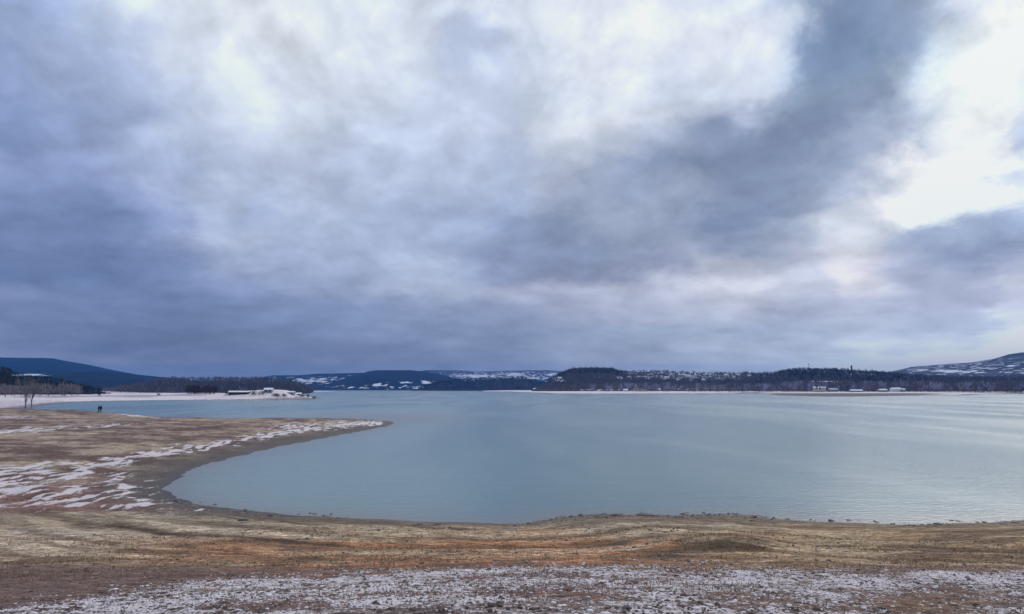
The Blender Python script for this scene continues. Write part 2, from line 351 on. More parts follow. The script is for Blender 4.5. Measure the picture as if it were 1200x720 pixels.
def ground(X, Y, full=False):
    X = np.asarray(X, float); Y = np.asarray(Y, float)
    r = np.hypot(X, Y)
    s1, s2, s3 = sdist(X, Y, P1), sdist(X, Y, P2), sdist(X, Y, P3)
    wig = (fbm(X * 0.5, Y * 0.5, 4, 3) - 0.5)
    s1w = s1 + wig * np.clip(r * 0.022, 0.5, 2.5)
    h1 = np.where(s1w > 0, 1.2 * (1 - np.exp(-np.clip(s1w, 0, None) * 0.062 / 1.2)), s1w * 0.06)
    bank = 3.4 * sstep(34, -6, r) * sstep(0, 14, s1)
    h1 = h1 + bank
    h2 = np.where(s2 > 0, 1.5 * (1 - np.exp(-np.clip(s2, 0, None) * 0.03 / 1.5)), s2 * 0.04)
    # snowy knoll on the left point
    ax_, _ = at(305, 450)
    u = (X - kx) / 30.0; v = (Y - ky - 4) / 22.0
    h2 = h2 + 4.4 * np.exp(-(u * u + v * v)) * (s2 > 0) * sstep(0, 14, s2)
    h2 = h2 + 1.7 * np.exp(-((X - kx2) / 16.0) ** 2 - ((Y - ky2) / 18.0) ** 2) * (s2 > 0) * sstep(0, 10, s2)
    h3 = np.where(s3 > 0, 2.0 * (1 - np.exp(-np.clip(s3, 0, None) * 0.03 / 2.0)), s3 * 0.03)
    h = np.maximum(np.maximum(h1, h2), h3)
    h = np.maximum(h, -4.0)
    # relief: dunes, strand lines, small hummocks
    near = sstep(400, 60, r)
    land = sstep(0.0, 3.0, s1)
    h = h + land * ((fbm(X * 0.16, Y * 0.32, 4, 21) - 0.5) * 0.42 + (fbm(X * 1.1, Y * 1.6, 3, 31) - 0.5) * 0.10 * near
                    + (fbm(X * 5, Y * 5, 2, 41) - 0.5) * 0.035 * sstep(60, 20, r))
    h = h + 0.05 * land * near * np.sin(s1 * 2.1 + 2.5 * fbm(X * 0.1, Y * 0.1, 2, 5)) * sstep(22, 6, s1)
    mpx = on_water(853, 640, 0.5)                    # low brown hummock on the right
    h = h + (0.08 + 0.16 * fbm(X * .9, Y * .9, 3, 221)) * np.exp(-(((X - mpx[0]) / 1.7) ** 2 + ((Y - mpx[1]) / 1.4) ** 2) ** 2)
    mp2 = on_water(785, 650, 0.5)
    h = h + 0.18 * np.exp(-(((X - mp2[0]) / 1.1) ** 2 + ((Y - mp2[1]) / 0.9) ** 2))
    h = h + (sstep(5, 60, s2) + sstep(5, 60, s3)) * (fbm(X * 0.05, Y * 0.05, 3, 61) - 0.5) * 0.9
    if full: return h, s1, s2, s3
    return h

# ------------------------------------------------------------------ ground cover maps, laid out on the land
def pline(px, pts):
    xs, yy = zip(*pts); return np.interp(px, xs, yy)
def blob(px, py, cx, cy, rx, ry, rot=0.0):
    c, s = math.cos(R(rot)), math.sin(R(rot))
    u = ((px - cx) * c + (py - cy) * s) / rx; v = (-(px - cx) * s + (py - cy) * c) / ry
    return np.exp(-(u * u + v * v))
def cover(X, Y, Z, s1, s2, s3):
    px, py = project(X, Y, Z)
    r = np.hypot(X, Y)
    strk = fbm(s1 * 0.42 + fbm(X * .03, Y * .03, 2, 7) * 6, X * 0.10 + Y * .04, 4, 151)
    fine = fbm(X * 0.9, Y * 0.45, 3, 161)
    big = fbm(X * 0.12, Y * 0.12, 4, 71) - 0.5
    mid = fbm(X * 0.5, Y * 0.9, 4, 81) - 0.5
    dpt = Y * 1.0
    pyw = py + mid * 10 + big * 8
    # --- snow coverage
    fb = pline(px, [(-200,730),(0,712),(50,706),(100,697),(200,686),(250,680),(300,678),(400,671),(500,667),(560,663),(640,660),(760,660),(850,659),(900,664),(960,664),(1050,668),(1200,666),(1500,666)])
    snow = sstep(-7, 9, pyw - fb) * (0.57 + 0.5 * big + 0.5 * mid)
    snow *= 1 - 0.75 * blob(px, py, 1080, 708, 80, 12) - 0.35 * blob(px, py, 690, 700, 60, 9) - 0.3 * blob(px, py, 760, 668, 60, 7)
    up = pline(px, [(-200,555),(0,546),(50,541),(100,540),(150,532),(200,522),(250,516),(300,508),(340,500),(390,494),(440,492)])
    lo = pline(px, [(-200,600),(0,588),(60,568),(100,558),(150,545),(200,535),(250,527),(300,518),(340,510),(380,504),(440,500)])
    pw2 = py + mid * 5
    band = sstep(-1.5, 2.5, pw2 - up) * sstep(-1.5, 3, lo - pw2) * (s1 > 1.2)
    snow = np.maximum(snow, band * (0.50 + 0.10 * np.sin(s1 * 1.55 + 9 * fbm(X * .05, Y * .05, 3, 7)) + 0.25 * mid + 0.25 * (strk - .5)) * sstep(455, 420, px))
    snow = np.maximum(snow, (0.30 + 0.5 * sstep(.4, .6, fine)) * blob(px, py, 178, 592, 42, 8, 12) * (s1 > .8))
    snow = np.maximum(snow, (0.25 + 0.45 * sstep(.4, .6, fine)) * blob(px, py, 142, 566, 26, 9, 20))
    snow = np.maximum(snow, 0.48 * blob(px, py, 40, 580, 120, 26))
    snow = np.maximum(snow, (0.55 + 0.4 * sstep(.4, .6, fine)) * blob(px, py, 430, 496.3, 34, 3.2) * (s1 > 1.5))
    snow = np.maximum(snow, (0.3 + 0.5 * sstep(.4, .6, fine)) * blob(px, py, 350, 500, 34, 4.2))
    snow = np.maximum(snow, 0.62 * blob(px, py, 20, 505, 55, 3.5, -4))
    snow = np.maximum(snow, 0.55 * blob(px, py, 115, 500, 35, 2.2, -4))
    snow = np.maximum(snow, 0.55 * blob(px, py, 10, 489, 30, 2.0))
    snow = np.maximum(snow, 0.7 * blob(px, py, 158, 487, 34, 1.6, 4))
    snow = np.maximum(snow, 0.55 * blob(px, py, 260, 598, 50, 1.4))
    far = np.maximum(sstep(1, 8, s2), sstep(4, 14, s3) * (1 - sstep(893, 912, px) * sstep(1130, 1060, px) * sstep(460.6, 461.4, py)))
    snow = np.where(np.maximum(s2, s3) > 0, np.maximum(snow, far * np.where(s2 > 0, 1.0 - 0.85 * sstep(30, 90, s2) * sstep(0.42, 0.56, fbm(X * .03, Y * .012, 3, 181)), 0.95) * (0.95 + 0.3 * mid) * np.where((s2 > 0) & (px < 75), 0.55 + 0.45 * sstep(472, 466, py), 1.0)), snow)
    snow = np.clip(snow, 0, 1) * (py < 1200)

    snow = np.where(Z < 0.03, 0, snow)
    fine_n = fbm(X * 1.7, Y * 2.2, 4, 211)
    # --- base tints (albedo)
    def L(c): return np.array(s2l(c))
    col = np.tile(L((128, 110, 96)), (len(X), 1))
    def lay(m, c):
        nonlocal col
        m = np.clip(m, 0, 1)[:, None]
        col = col * (1 - m) + L(c) * m
    spit = sstep(606, 590, py)
    sl0 = s1 + 1.6 * (fbm(X * 0.2, Y * 0.2, 3, 112) - 0.5)
    lay(spit, (112, 88, 84))
    stre = fbm(X * 0.06, Y * 0.14, 4, 91)
    stre = 0.55 * stre + 0.45 * strk
    lay(spit * sstep(0.50, 0.60, stre) * 0.85, (172, 154, 132))
    lay(spit * sstep(0.49, 0.40, stre) * 0.8, (92, 74, 70))
    lay(spit * sstep(0.5, 0.66, fine) * 0.35, (168, 152, 140))
    lay(spit * sstep(0.48, 0.36, fine) * 0.4, (84, 68, 64))
    st3 = fbm(X * 0.22, Y * 0.5, 4, 191)
    lay(spit * sstep(0.51, 0.62, st3) * 0.6, (164, 146, 128))
    lay(spit * sstep(0.48, 0.37, st3) * 0.75, (80, 62, 56))
    lay(blob(px, py, 45, 592, 150, 24) * 0.9, (116, 80, 74))
    lay(sstep(600, 612, pyw) * sstep(672, 648, pyw), (164, 142, 116))
    lay(sstep(598, 603, py) * sstep(622, 614, pyw), (134, 120, 102))
    lay(blob(px, pyw, 200, 634, 420, 7) * 0.7, (204, 184, 152))
    lay(blob(px, py, 60, 640, 200, 12) * 0.55, (196, 178, 156))
    lay(blob(px, py, 60, 625, 160, 5) * 0.6, (178, 166, 156))
    redb = sstep(622, 640, pyw - 0.0 * px) * sstep(716, 690, pyw) * sstep(60, 300, px) * sstep(1020, 820, px)
    lay(redb * 0.9, (172, 118, 80))
    lay(blob(px, py, 600, 634, 75, 13) * 0.9, (186, 128, 82))
    lay(sstep(0.5, 0.64, fbm(X * 0.8, Y * 1.6, 4, 101)) * sstep(622, 634, py) * 0.6, (96, 60, 40))
    lay(sstep(780, 900, px) * sstep(605, 622, py) * 0.75, (150, 120, 86))
    lay(blob(px, py, 160, 672, 170, 11, -4) * 0.7, (146, 126, 92))
    lay((blob(px, py, 853, 639, 50, 9) * 1.7 - 1.2 * (fine_n - .35)), (74, 52, 32))
    lay(blob(px, py, 785, 650, 32, 6) * 1.3, (62, 42, 28))
    lay(blob(px, py, 1110, 650, 80, 7) * 0.8, (86, 62, 44))
    lay(blob(px, py, 1170, 634, 60, 6) * 0.7, (84, 60, 42))
    lay(sstep(655, 672, pyw) * 0.8, (98, 76, 74))
    lay(blob(px, py, 1080, 708, 90, 12) * 0.9, (112, 84, 62))
    st2 = fbm(sl0 * 1.3, X * 0.16, 4, 171)
    beach = (py > 600) * sstep(676, 656, pyw)
    lay(beach * sstep(0.54, 0.66, st2) * 0.4, (192, 172, 142))
    lay(beach * sstep(0.47, 0.34, st2) * 0.6, (96, 76, 58))
    # thin dark strand lines left by falling water
    sl = s1 + 0.9 * (fbm(X * 0.15, Y * 0.15, 3, 111) - 0.5)
    for s0, wd, st in ((0.0, 0.9, 0.0), (2.2, 0.2, 0.7), (3.4, 0.2, 0.9), (5.1, 0.2, 0.6), (7.4, 0.25, 0.9), (8.6, 0.2, 0.7), (11.0, 0.3, 0.7)):
        brk = sstep(0.40, 0.56, fbm(X * 0.12 + s0 * 9, Y * 0.12, 3, 121))
        lay(st * brk * np.exp(-((sl - s0) / wd) ** 2) * (py > 600), (58, 46, 36))
    for s0, wd in ((4.2, 0.35), (6.4, 0.4), (9.8, 0.4)):
        brk = sstep(0.42, 0.6, fbm(X * 0.1 + s0 * 5, Y * 0.1, 3, 131))
        lay(0.6 * brk * np.exp(-((sl - s0) / wd) ** 2) * (py > 600), (196, 184, 160))
    # grey gravel of the far point
    lay(sstep(-3, 3, s3), (84, 84, 92))
    lay(sstep(0, 3, s2), (150, 142, 156))
    inner = (py < 606) * sstep(600, 500, px + 0 * py) * sstep(490, 497, py)
    lay(inner * sstep(np.clip(r * .10, 3, 14), 1.0, s1) * 0.85, (98, 92, 88))
    wet = np.clip(np.exp(-np.clip(s1, 0, None) / np.where(py < 600, np.clip(r * 0.026, 0.8, 5.0), 1.0)), 0, 1)
    wet = np.where(np.maximum(s2, s3) > 0, 0.5 * sstep(12, 0, np.maximum(s2, s3)), wet)
    return col, snow, np.clip(wet, 0, 1), sstep(604, 592, py)

# ------------------------------------------------------------------ ground sheet (polar grid round the bank)
dys = np.arange(330, 22, -0.62)
rad = list(EYE * 0.72 * FPX / dys)
rr = rad[-1]
rad = [0.2, 1, 2, 3.5, 5, 6.5, 8, 9.2, 10.4] + [q for q in rad if q > 11.2]
while rr < 3000:
    rr *= 1.013; rad.append(rr)
while rr < 9000:
    rr *= 1.12; rad.append(rr)
rad = np.array(sorted(rad))
ang = np.concatenate([np.linspace(-180, -46, 50)[:-1], np.linspace(-46, -37, 30)[:-1], np.linspace(-37, 37, 620), np.linspace(37, 46, 30)[1:], np.linspace(46, 180, 50)[1:]])
ANG = np.radians(ang)
RR, AA = np.meshgrid(rad, ANG, indexing='ij')
X = (RR * np.sin(AA)).ravel(); Y = (RR * np.cos(AA)).ravel()
Z, s1, s2, s3 = ground(X, Y, True)
F = grid_faces(len(rad), len(ANG))
gm_ = mesh_np("ground", np.stack([X, Y, Z], 1), F[:, ::-1], smooth=True)
tint, snow, wet, coarse = cover(X, Y, Z, s1, s2, s3)
col_attr(gm_, 'tint', tint); f_attr(gm_, 'snow', snow); f_attr(gm_, 'wet', wet); f_attr(gm_, 'coarse', coarse)

m_ground, t, b = mat('shore_soil')
pos = t.new('ShaderNodeNewGeometry').outputs['Position']
a_t = t.new('ShaderNodeAttribute', attribute_name='tint').outputs['Color']
a_s = t.new('ShaderNodeAttribute', attribute_name='snow').outputs['Fac']
a_w = t.new('ShaderNodeAttribute', attribute_name='wet').outputs['Fac']
nA = t.noise(pos, 0.55, 5, 0.6)
nB = t.noise(pos, 9.0, 4, 0.7)
nC = t.noise(pos, 34.0, 2, 0.6)
nD = t.noise(t.mapping(pos, (0.5, 2.2, 1)), 1.6, 5, 0.65)
vor = t.new('ShaderNodeTexVoronoi', feature='F1'); t.l.new(pos, vor.inputs['Vector']); vor.inputs['Scale'].default_value = 11
hs = t.new('ShaderNodeSeparateColor'); t.l.new(vor.outputs['Color'], hs.inputs[0])
g1 = t.ramp(nD, 0.3, 0.7, 0.5, 1.5, smooth=False)
g2 = t.ramp(nC, 0.3, 0.7, 0.6, 1.4, smooth=False)
g3 = t.ramp(hs.outputs[0], 0, 1, 0.88, 1.62, smooth=False)
nE = t.noise(t.mapping(pos, (0.45, 1.7, 1), rot=(0, 0, 0.1)), 4.5, 4, 0.7)
gg = t.math('MULTIPLY', t.math('MULTIPLY', g1, g2), t.math('MULTIPLY', g3, t.ramp(nE, 0.35, 0.65, 0.45, 1.6, smooth=False)))
v = t.new('ShaderNodeVectorMath', operation='SCALE'); t.l.new(a_t, v.inputs[0]); t.l.new(gg, v.inputs['Scale'])
warm = t.mix(t.ramp(nB, 0.4, 0.62, 0, 0.25), v.outputs[0], s2l((140, 124, 108)))
wetc = t.mix(a_w, warm, s2l((52, 48, 46)))
nM = t.noise(t.mapping(pos, (0.8, 1.3, 1), rot=(0, 0, 0.2)), 2.4, 3, 0.6)
sn = t.math('MULTIPLY_ADD', nM, 0.26, t.math('MULTIPLY_ADD', nB, 0.30, t.math('MULTIPLY_ADD', nA, 0.20, t.math('MULTIPLY', nC, 0.24))))
a_c = t.new('ShaderNodeAttribute', attribute_name='coarse').outputs['Fac']
nF = t.noise(t.mapping(pos, (0.62, 0.17, 1), rot=(0, 0, 0.05)), 2.2, 5, 0.62)
nF = t.math('MULTIPLY_ADD', t.math('SUBTRACT', nF, 0.5), 1.0, 0.5)
sn = t.math('ADD', t.math('MULTIPLY', sn, t.math('SUBTRACT', 1.0, t.math('MULTIPLY', a_c, 0.85))), t.math('MULTIPLY', nF, t.math('MULTIPLY', a_c, 0.85)))
sn = t.ramp(sn, 0.385, 0.615, 0, 1, smooth=False)
thr = t.math('SUBTRACT', 1.0, a_s)
msk = t.ramp(t.math('SUBTRACT', sn, thr), -0.08, 0.10)
msk = t.math('MULTIPLY', msk, t.ramp(a_s, 0.03, 0.12))
snc = t.mix(t.ramp(nC, 0.35, 0.65), s2l((208, 196, 200)), s2l((240, 232, 234)))
fin = t.mix(msk, wetc, snc)
t.l.new(fin, b.inputs['Base Color'])
t.set(b.inputs['Roughness'], t.ramp(a_w, 0, 1, 0.95, 0.45))
b.inputs['Specular IOR Level'].default_value = 0.25
bp = t.new('ShaderNodeBump'); bp.inputs['Strength'].default_value = 0.85; bp.inputs['Distance'].default_value = 0.05
hh = t.math('MULTIPLY_ADD', msk, 0.5, t.math('ADD', nC, t.math('MULTIPLY', nB, 1.4)))
t.l.new(hh, bp.inputs['Height']); t.l.new(bp.outputs[0], b.inputs['Normal'])
link('ground', gm_, m_ground, kind='structure')

# ------------------------------------------------------------------ lake
lr = np.concatenate([np.array([12, 20]), np.geomspace(26, 9600, 170)])
la = np.radians(np.concatenate([np.linspace(-180, -46, 14)[:-1], np.linspace(-46, 46, 300), np.linspace(46, 180, 14)[1:]]))
RR, AA = np.meshgrid(lr, la, indexing='ij')
X = (RR * np.sin(AA)).ravel(); Y = (RR * np.cos(AA)).ravel()
F = grid_faces(len(lr), len(la))
zw, q1, q2, q3 = ground(X, Y, True)
keep = ~((zw > 0.6)[F].all(axis=1))
lm = mesh_np('lake', np.stack([X, Y, np.zeros_like(X)], 1), F[keep][:, ::-1], smooth=True)
px, py = project(X, Y, 0 * X)
sh = np.exp(-np.clip(-q1, 0, None) / 2.2) * 0.85
sh = np.maximum(sh, 0.75 * blob(px, py, 450, 491, 85, 6.0, 0) * (q1 < 0))
calm = 0.75 * blob(px, py, 470, 490.5, 80, 6.5)
f_attr(lm, 'shallow', sh)
m_w, t, b = mat('lake_water')
pos = t.new('ShaderNodeNewGeometry').outputs['Position']
a_sh = t.new('ShaderNodeAttribute', attribute_name='shallow').outputs['Fac']
big = t.noise(t.mapping(pos, (0.040, 0.0075, 1), rot=(0, 0, 0.45)), 1.0, 3, 0.5, 0.8)
wc = t.mix(t.ramp(big, 0.36, 0.64), (0.095, 0.20, 0.208), (0.16, 0.265, 0.272))  # soft cloud reflection patches painted into the water's base colour
wc = wc
wc = t.mix(a_sh, wc, s2l((118, 108, 98)))
t.l.new(wc, b.inputs['Base Color'])
b.inputs['IOR'].default_value = 1.33
b.inputs['Specular IOR Level'].default_value = 0.5
t.set(b.inputs['Roughness'], t.ramp(big, 0.36, 0.64, 0.15, 0.215))
w1 = t.noise(t.mapping(pos, (0.7, 1.5, 1), rot=(0, 0, 0.2)), 2.2, 4, 0.6)
w2 = t.noise(t.mapping(pos, (0.12, 0.4, 1), rot=(0, 0, -0.15)), 1.0, 4, 0.6)
bp = t.new('ShaderNodeBump'); bp.inputs['Strength'].default_value = 1.0; bp.inputs['Distance'].default_value = 0.032
t.l.new(t.math('MULTIPLY_ADD', w2, 1.0, w1), bp.inputs['Height']); t.l.new(bp.outputs[0], b.inputs['Normal'])
link('lake', lm, m_w, kind='structure')

# ------------------------------------------------------------------ hills
def hill_mat(name, dark, light, snow_col=(215, 220, 235), sc=0.004):
    m, t, b = mat(name)
    pos = t.new('ShaderNodeNewGeometry').outputs['Position']
    a_s = t.new('ShaderNodeAttribute', attribute_name='snow').outputs['Fac']
    n = t.noise(pos, sc, 6, 0.65)
    n2 = t.noise(t.mapping(pos, (1, 0.5, 1.6)), sc * 6, 4, 0.6)
    c = t.mix(t.ramp(n, 0.38, 0.62), dark, light)
    k = t.math('SUBTRACT', t.ramp(n2, 0.32, 0.68, 0, 1, smooth=False), t.math('SUBTRACT', 1.0, a_s))
    k = t.math('MULTIPLY', t.ramp(k, -0.06, 0.06), t.ramp(a_s, 0.02, 0.1))
    t.l.new(t.mix(k, c, s2l(snow_col)), b.inputs['Base Color'])
    b.inputs['Roughness'].default_value = 1.0
    b.inputs['Specular IOR Level'].default_value = 0.05
    bp = t.new('ShaderNodeBump'); bp.inputs['Strength'].default_value = 0.6; bp.inputs['Distance'].default_value = 6.0
    t.l.new(n2, bp.inputs['Height']); t.l.new(bp.outputs[0], b.inputs['Normal'])
    return m
HILLS = {}
def hill(key, prof, d0, d1, d2, m, snows=(), rough=0.05, tnoise=0.0, nd=60, step=1.0, shape=0.8, seed=1):
    """prof: ridge line (photo px, py); d0 foot, d1 ridge, d2 back distance (m); snows: (px, py, rx, ry, amount, rot)"""
    xs, yy = zip(*prof)
    cols = np.arange(xs[0], xs[-1] + step * 0.5, step)
    pyc = np.interp(cols, xs, yy)
    tn = np.array([elev(a, b_) for a, b_ in zip(cols, pyc)])
    azs = np.array([azim(a) for a in cols])
    tn = tn + tnoise * (fbm(cols * 0.45, cols * 0, 3, seed + 5) - 0.5)
    H = EYE + tn * d1
    nd1 = int(nd * 0.7)
    ts = np.concatenate([np.linspace(0, 1, nd1), 1 + np.linspace(0, 1, nd - nd1)[1:]])
    V = []
    T, A = np.meshgrid(ts, azs, indexing='ij')
    HH = np.broadcast_to(H, T.shape)
    D = np.where(T <= 1, d0 + (d1 - d0) * T, d1 + (d2 - d1) * (T - 1))
    XX = D * np.sin(A); YY = D * np.cos(A)
    s = np.where(T <= 1, np.sin(np.clip(T, 0, 1) * math.pi / 2) ** (1 / shape), np.cos((np.clip(T, 1, 2) - 1) * math.pi / 2) ** 1.0)
    ravine = fbm(XX / (d1 * 0.05), YY / (d1 * 0.12), 5, seed + 9) - 0.5
    ZZ = -2.0 + (HH + 2.0) * s
    ZZ = ZZ + ravine * 2.0 * rough * np.maximum(HH, 0) * np.sin(np.clip(T, 0, 1) * math.pi) * 1.0
    V = np.stack([XX.ravel(), YY.ravel(), ZZ.ravel()], 1)
    F = grid_faces(len(ts), len(cols))
    me = mesh_np('hill', V, F[:, ::-1], smooth=True)
    px, py = project(V[:, 0], V[:, 1], V[:, 2])
    sn = np.zeros(len(V))
    for q in snows: sn = np.maximum(sn, q[4] * blob(px, py, *q[:4], q[5] if len(q) > 5 else 0) )
    sn = sn * (T.ravel() < 1.3)
    f_attr(me, 'snow', sn)
    HILLS[key] = (azs, ts, ZZ, d0, d1)
    o = link('hill', me, m, kind='structure')
    return o
def hill_z(key, a, d):
    azs, ts, ZZ, d0, d1 = HILLS[key]
    t_ = np.clip((d - d0) / (d1 - d0), 0, 1)
    i = np.interp(a, azs, np.arange(len(azs))); j = np.interp(t_, ts, np.arange(len(ts)))
    i0 = np.minimum(np.floor(i).astype(int), len(azs) - 2); j0 = np.minimum(np.floor(j).astype(int), len(ts) - 2)
    fi = i - i0; fj = j - j0
    return (ZZ[j0, i0] * (1 - fi) + ZZ[j0, i0 + 1] * fi) * (1 - fj) + (ZZ[j0 + 1, i0] * (1 - fi) + ZZ[j0 + 1, i0 + 1] * fi) * fj

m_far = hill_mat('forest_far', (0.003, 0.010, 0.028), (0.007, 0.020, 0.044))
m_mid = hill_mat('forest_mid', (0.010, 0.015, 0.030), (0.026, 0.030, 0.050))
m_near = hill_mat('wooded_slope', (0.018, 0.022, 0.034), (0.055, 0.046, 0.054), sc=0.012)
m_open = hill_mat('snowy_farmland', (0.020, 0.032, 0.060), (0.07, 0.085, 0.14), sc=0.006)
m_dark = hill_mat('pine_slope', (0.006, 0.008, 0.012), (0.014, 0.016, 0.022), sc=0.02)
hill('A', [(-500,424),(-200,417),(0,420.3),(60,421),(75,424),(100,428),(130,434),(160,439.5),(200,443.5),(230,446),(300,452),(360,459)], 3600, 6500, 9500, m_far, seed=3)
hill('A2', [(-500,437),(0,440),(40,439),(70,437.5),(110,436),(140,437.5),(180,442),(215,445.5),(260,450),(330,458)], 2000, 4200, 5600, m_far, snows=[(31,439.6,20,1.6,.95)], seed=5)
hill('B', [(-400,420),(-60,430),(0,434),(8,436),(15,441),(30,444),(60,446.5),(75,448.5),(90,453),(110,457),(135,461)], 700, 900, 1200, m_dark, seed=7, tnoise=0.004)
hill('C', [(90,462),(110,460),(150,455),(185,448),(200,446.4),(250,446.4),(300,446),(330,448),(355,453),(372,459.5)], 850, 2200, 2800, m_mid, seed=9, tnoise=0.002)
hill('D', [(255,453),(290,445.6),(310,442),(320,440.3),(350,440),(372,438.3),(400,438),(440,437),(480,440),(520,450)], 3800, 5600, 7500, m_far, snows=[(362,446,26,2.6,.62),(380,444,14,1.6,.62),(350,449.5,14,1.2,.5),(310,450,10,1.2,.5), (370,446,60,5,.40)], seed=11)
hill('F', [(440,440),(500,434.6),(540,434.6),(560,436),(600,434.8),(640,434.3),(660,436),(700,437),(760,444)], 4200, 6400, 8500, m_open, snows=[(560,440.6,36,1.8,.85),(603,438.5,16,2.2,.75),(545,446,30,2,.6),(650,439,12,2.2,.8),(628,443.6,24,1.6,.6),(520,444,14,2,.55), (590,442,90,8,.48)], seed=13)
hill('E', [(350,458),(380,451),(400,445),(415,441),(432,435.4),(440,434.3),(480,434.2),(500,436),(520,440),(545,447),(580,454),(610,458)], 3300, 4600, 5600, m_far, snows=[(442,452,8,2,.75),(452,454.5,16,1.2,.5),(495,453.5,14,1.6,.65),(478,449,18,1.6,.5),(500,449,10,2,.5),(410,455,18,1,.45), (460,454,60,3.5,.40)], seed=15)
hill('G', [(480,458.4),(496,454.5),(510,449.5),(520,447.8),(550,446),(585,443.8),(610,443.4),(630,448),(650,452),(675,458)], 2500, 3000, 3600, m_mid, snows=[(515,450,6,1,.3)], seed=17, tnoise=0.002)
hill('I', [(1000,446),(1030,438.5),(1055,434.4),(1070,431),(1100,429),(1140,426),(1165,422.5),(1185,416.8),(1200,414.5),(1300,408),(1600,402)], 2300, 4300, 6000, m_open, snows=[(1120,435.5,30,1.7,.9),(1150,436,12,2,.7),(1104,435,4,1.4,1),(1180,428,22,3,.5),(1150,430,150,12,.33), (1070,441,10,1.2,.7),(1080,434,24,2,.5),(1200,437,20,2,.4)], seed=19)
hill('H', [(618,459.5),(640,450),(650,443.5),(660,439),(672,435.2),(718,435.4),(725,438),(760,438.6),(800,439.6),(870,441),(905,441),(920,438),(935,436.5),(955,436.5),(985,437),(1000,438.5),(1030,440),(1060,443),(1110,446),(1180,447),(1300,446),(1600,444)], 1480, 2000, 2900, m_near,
     snows=[(775,442,60,2.6,.55),(840,443,40,2.4,.5),(655,446,9,1.6,.6),(960,447.4,22,1.2,.8),(940,451,16,1.2,.6),(800,456,60,1.2,.5),(700,457,50,1.0,.45),(995,450,20,1.0,.5)], seed=21, tnoise=0.002, rough=0.08)

# ------------------------------------------------------------------ woods
m_bark = plain('bark', (0.07, 0.058, 0.058), var=0.3, scale=2.0)
m_twig = plain('bare_twigs', (0.135, 0.115, 0.135), var=0.35, scale=0.05)
m_pale = plain('pale_twigs', (0.19, 0.17, 0.19), var=0.3, scale=0.3)
m_pine = plain('pine_foliage', (0.018, 0.028, 0.032), var=0.4, scale=0.06)
def wood_mesh(name, P, H, W, n=14, kind='bare', seed=0):
    """P (m,3) feet, H height, W crown width: each tree a fan of small upright slivers round a stem"""
    rg = np.random.default_rng(seed)
    m = len(P)
    u = rg.random((m, n)); a = rg.random((m, n)) * 2 * math.pi
    if kind == 'bare':
        hz = 0.25 + 0.6 * rg.random((m, n)) ** 0.8
        rad_ = W[:, None] * 0.5 * np.sqrt(u) * np.sin(np.clip(hz, 0, 1) * math.pi * 0.92) ** 0.5
        ln = H[:, None] * (0.22 + 0.2 * rg.random((m, n))); wd = H[:, None] * 0.055 * (0.6 + rg.random((m, n)))
    else:
        hz = 0.08 + 0.84 * rg.random((m, n))
        rad_ = W[:, None] * 0.5 * np.sqrt(u) * (1 - hz) ** 0.7
        ln = H[:, None] * (0.16 + 0.12 * rg.random((m, n))); wd = W[:, None] * 0.26 * (0.6 + rg.random((m, n)))
    cx = P[:, 0:1] + rad_ * np.cos(a); cy = P[:, 1:2] + rad_ * np.sin(a); cz = P[:, 2:3] + hz * H[:, None]
    tx = rg.normal(size=(m, n)) * .25; ty = rg.normal(size=(m, n)) * .25
    b2 = rg.random((m, n)) * math.pi
    ex, ey = np.cos(b2) * wd, np.sin(b2) * wd
    dirx = (cx - P[:, 0:1]) / (W[:, None] + .01) * 0.9 + tx
    diry = (cy - P[:, 1:2]) / (W[:, None] + .01) * 0.9 + ty
    A_ = np.stack([cx - ex, cy - ey, cz], -1); B_ = np.stack([cx + ex, cy + ey, cz], -1)
    D_ = np.stack([cx + dirx * ln, cy + diry * ln, cz + ln * (1 if kind == 'bare' else 0.9)], -1)
    V = np.stack([A_, B_, D_], 2).reshape(-1, 3)
    # stem
    sw = H * 0.022
    S1 = np.stack([P[:, 0] - sw, P[:, 1], P[:, 2] - 1.0], 1); S2 = np.stack([P[:, 0] + sw, P[:, 1], P[:, 2] - 1.0], 1); S3 = np.stack([P[:, 0], P[:, 1], P[:, 2] + H * .9], 1)
    S4 = np.stack([P[:, 0], P[:, 1] - sw, P[:, 2] - 1.0], 1); S5 = np.stack([P[:, 0], P[:, 1] + sw, P[:, 2] - 1.0], 1)
    V2 = np.stack([S1, S2, S3, S4, S5, S3], 1).reshape(-1, 3)
    V = np.concatenate([V, V2]); F = np.arange(len(V)).reshape(-1, 3)
    return mesh_np(name, V, F)
def scatter_on(key, n, px0, px1, t0, t1, seed, dens=None):
    rg = np.random.default_rng(seed)
    px = rg.uniform(px0, px1, n); t_ = rg.uniform(t0, t1, n)
    azs, ts, ZZ, d0, d1 = HILLS[key]
    a = np.array([azim(q) for q in px]); d = d0 + (d1 - d0) * t_
    z = hill_z(key, a, d)
    P = np.stack([d * np.sin(a), d * np.cos(a), z], 1)
    if dens is not None:
        qx, qy = project(P[:, 0], P[:, 1], P[:, 2])
        P = P[rg.random(len(P)) < dens(qx, qy)]
    return P[P[:, 2] > -0.5]
def wood(P, hmin, hmax, m, kind, n, seed):
    rg = np.random.default_rng(seed + 100)
    H = rg.uniform(hmin, hmax, len(P)) * (0.75 + 0.5 * fbm(P[:, 0] * .01, P[:, 1] * .01, 2, seed))
    W = H * (rg.uniform(0.55, 0.9, len(P)) if kind == 'bare' else rg.uniform(0.35, 0.55, len(P)))
    return link('wood', wood_mesh('wood', P, H, W, n, kind, seed), m, kind='stuff')
open_field = lambda qx, qy: 1 - 0.9 * np.clip(blob(qx, qy, 790, 442, 75, 3.5) + blob(qx, qy, 960, 447.5, 24, 1.6) + blob(qx, qy, 655, 446, 9, 1.8), 0, 1)
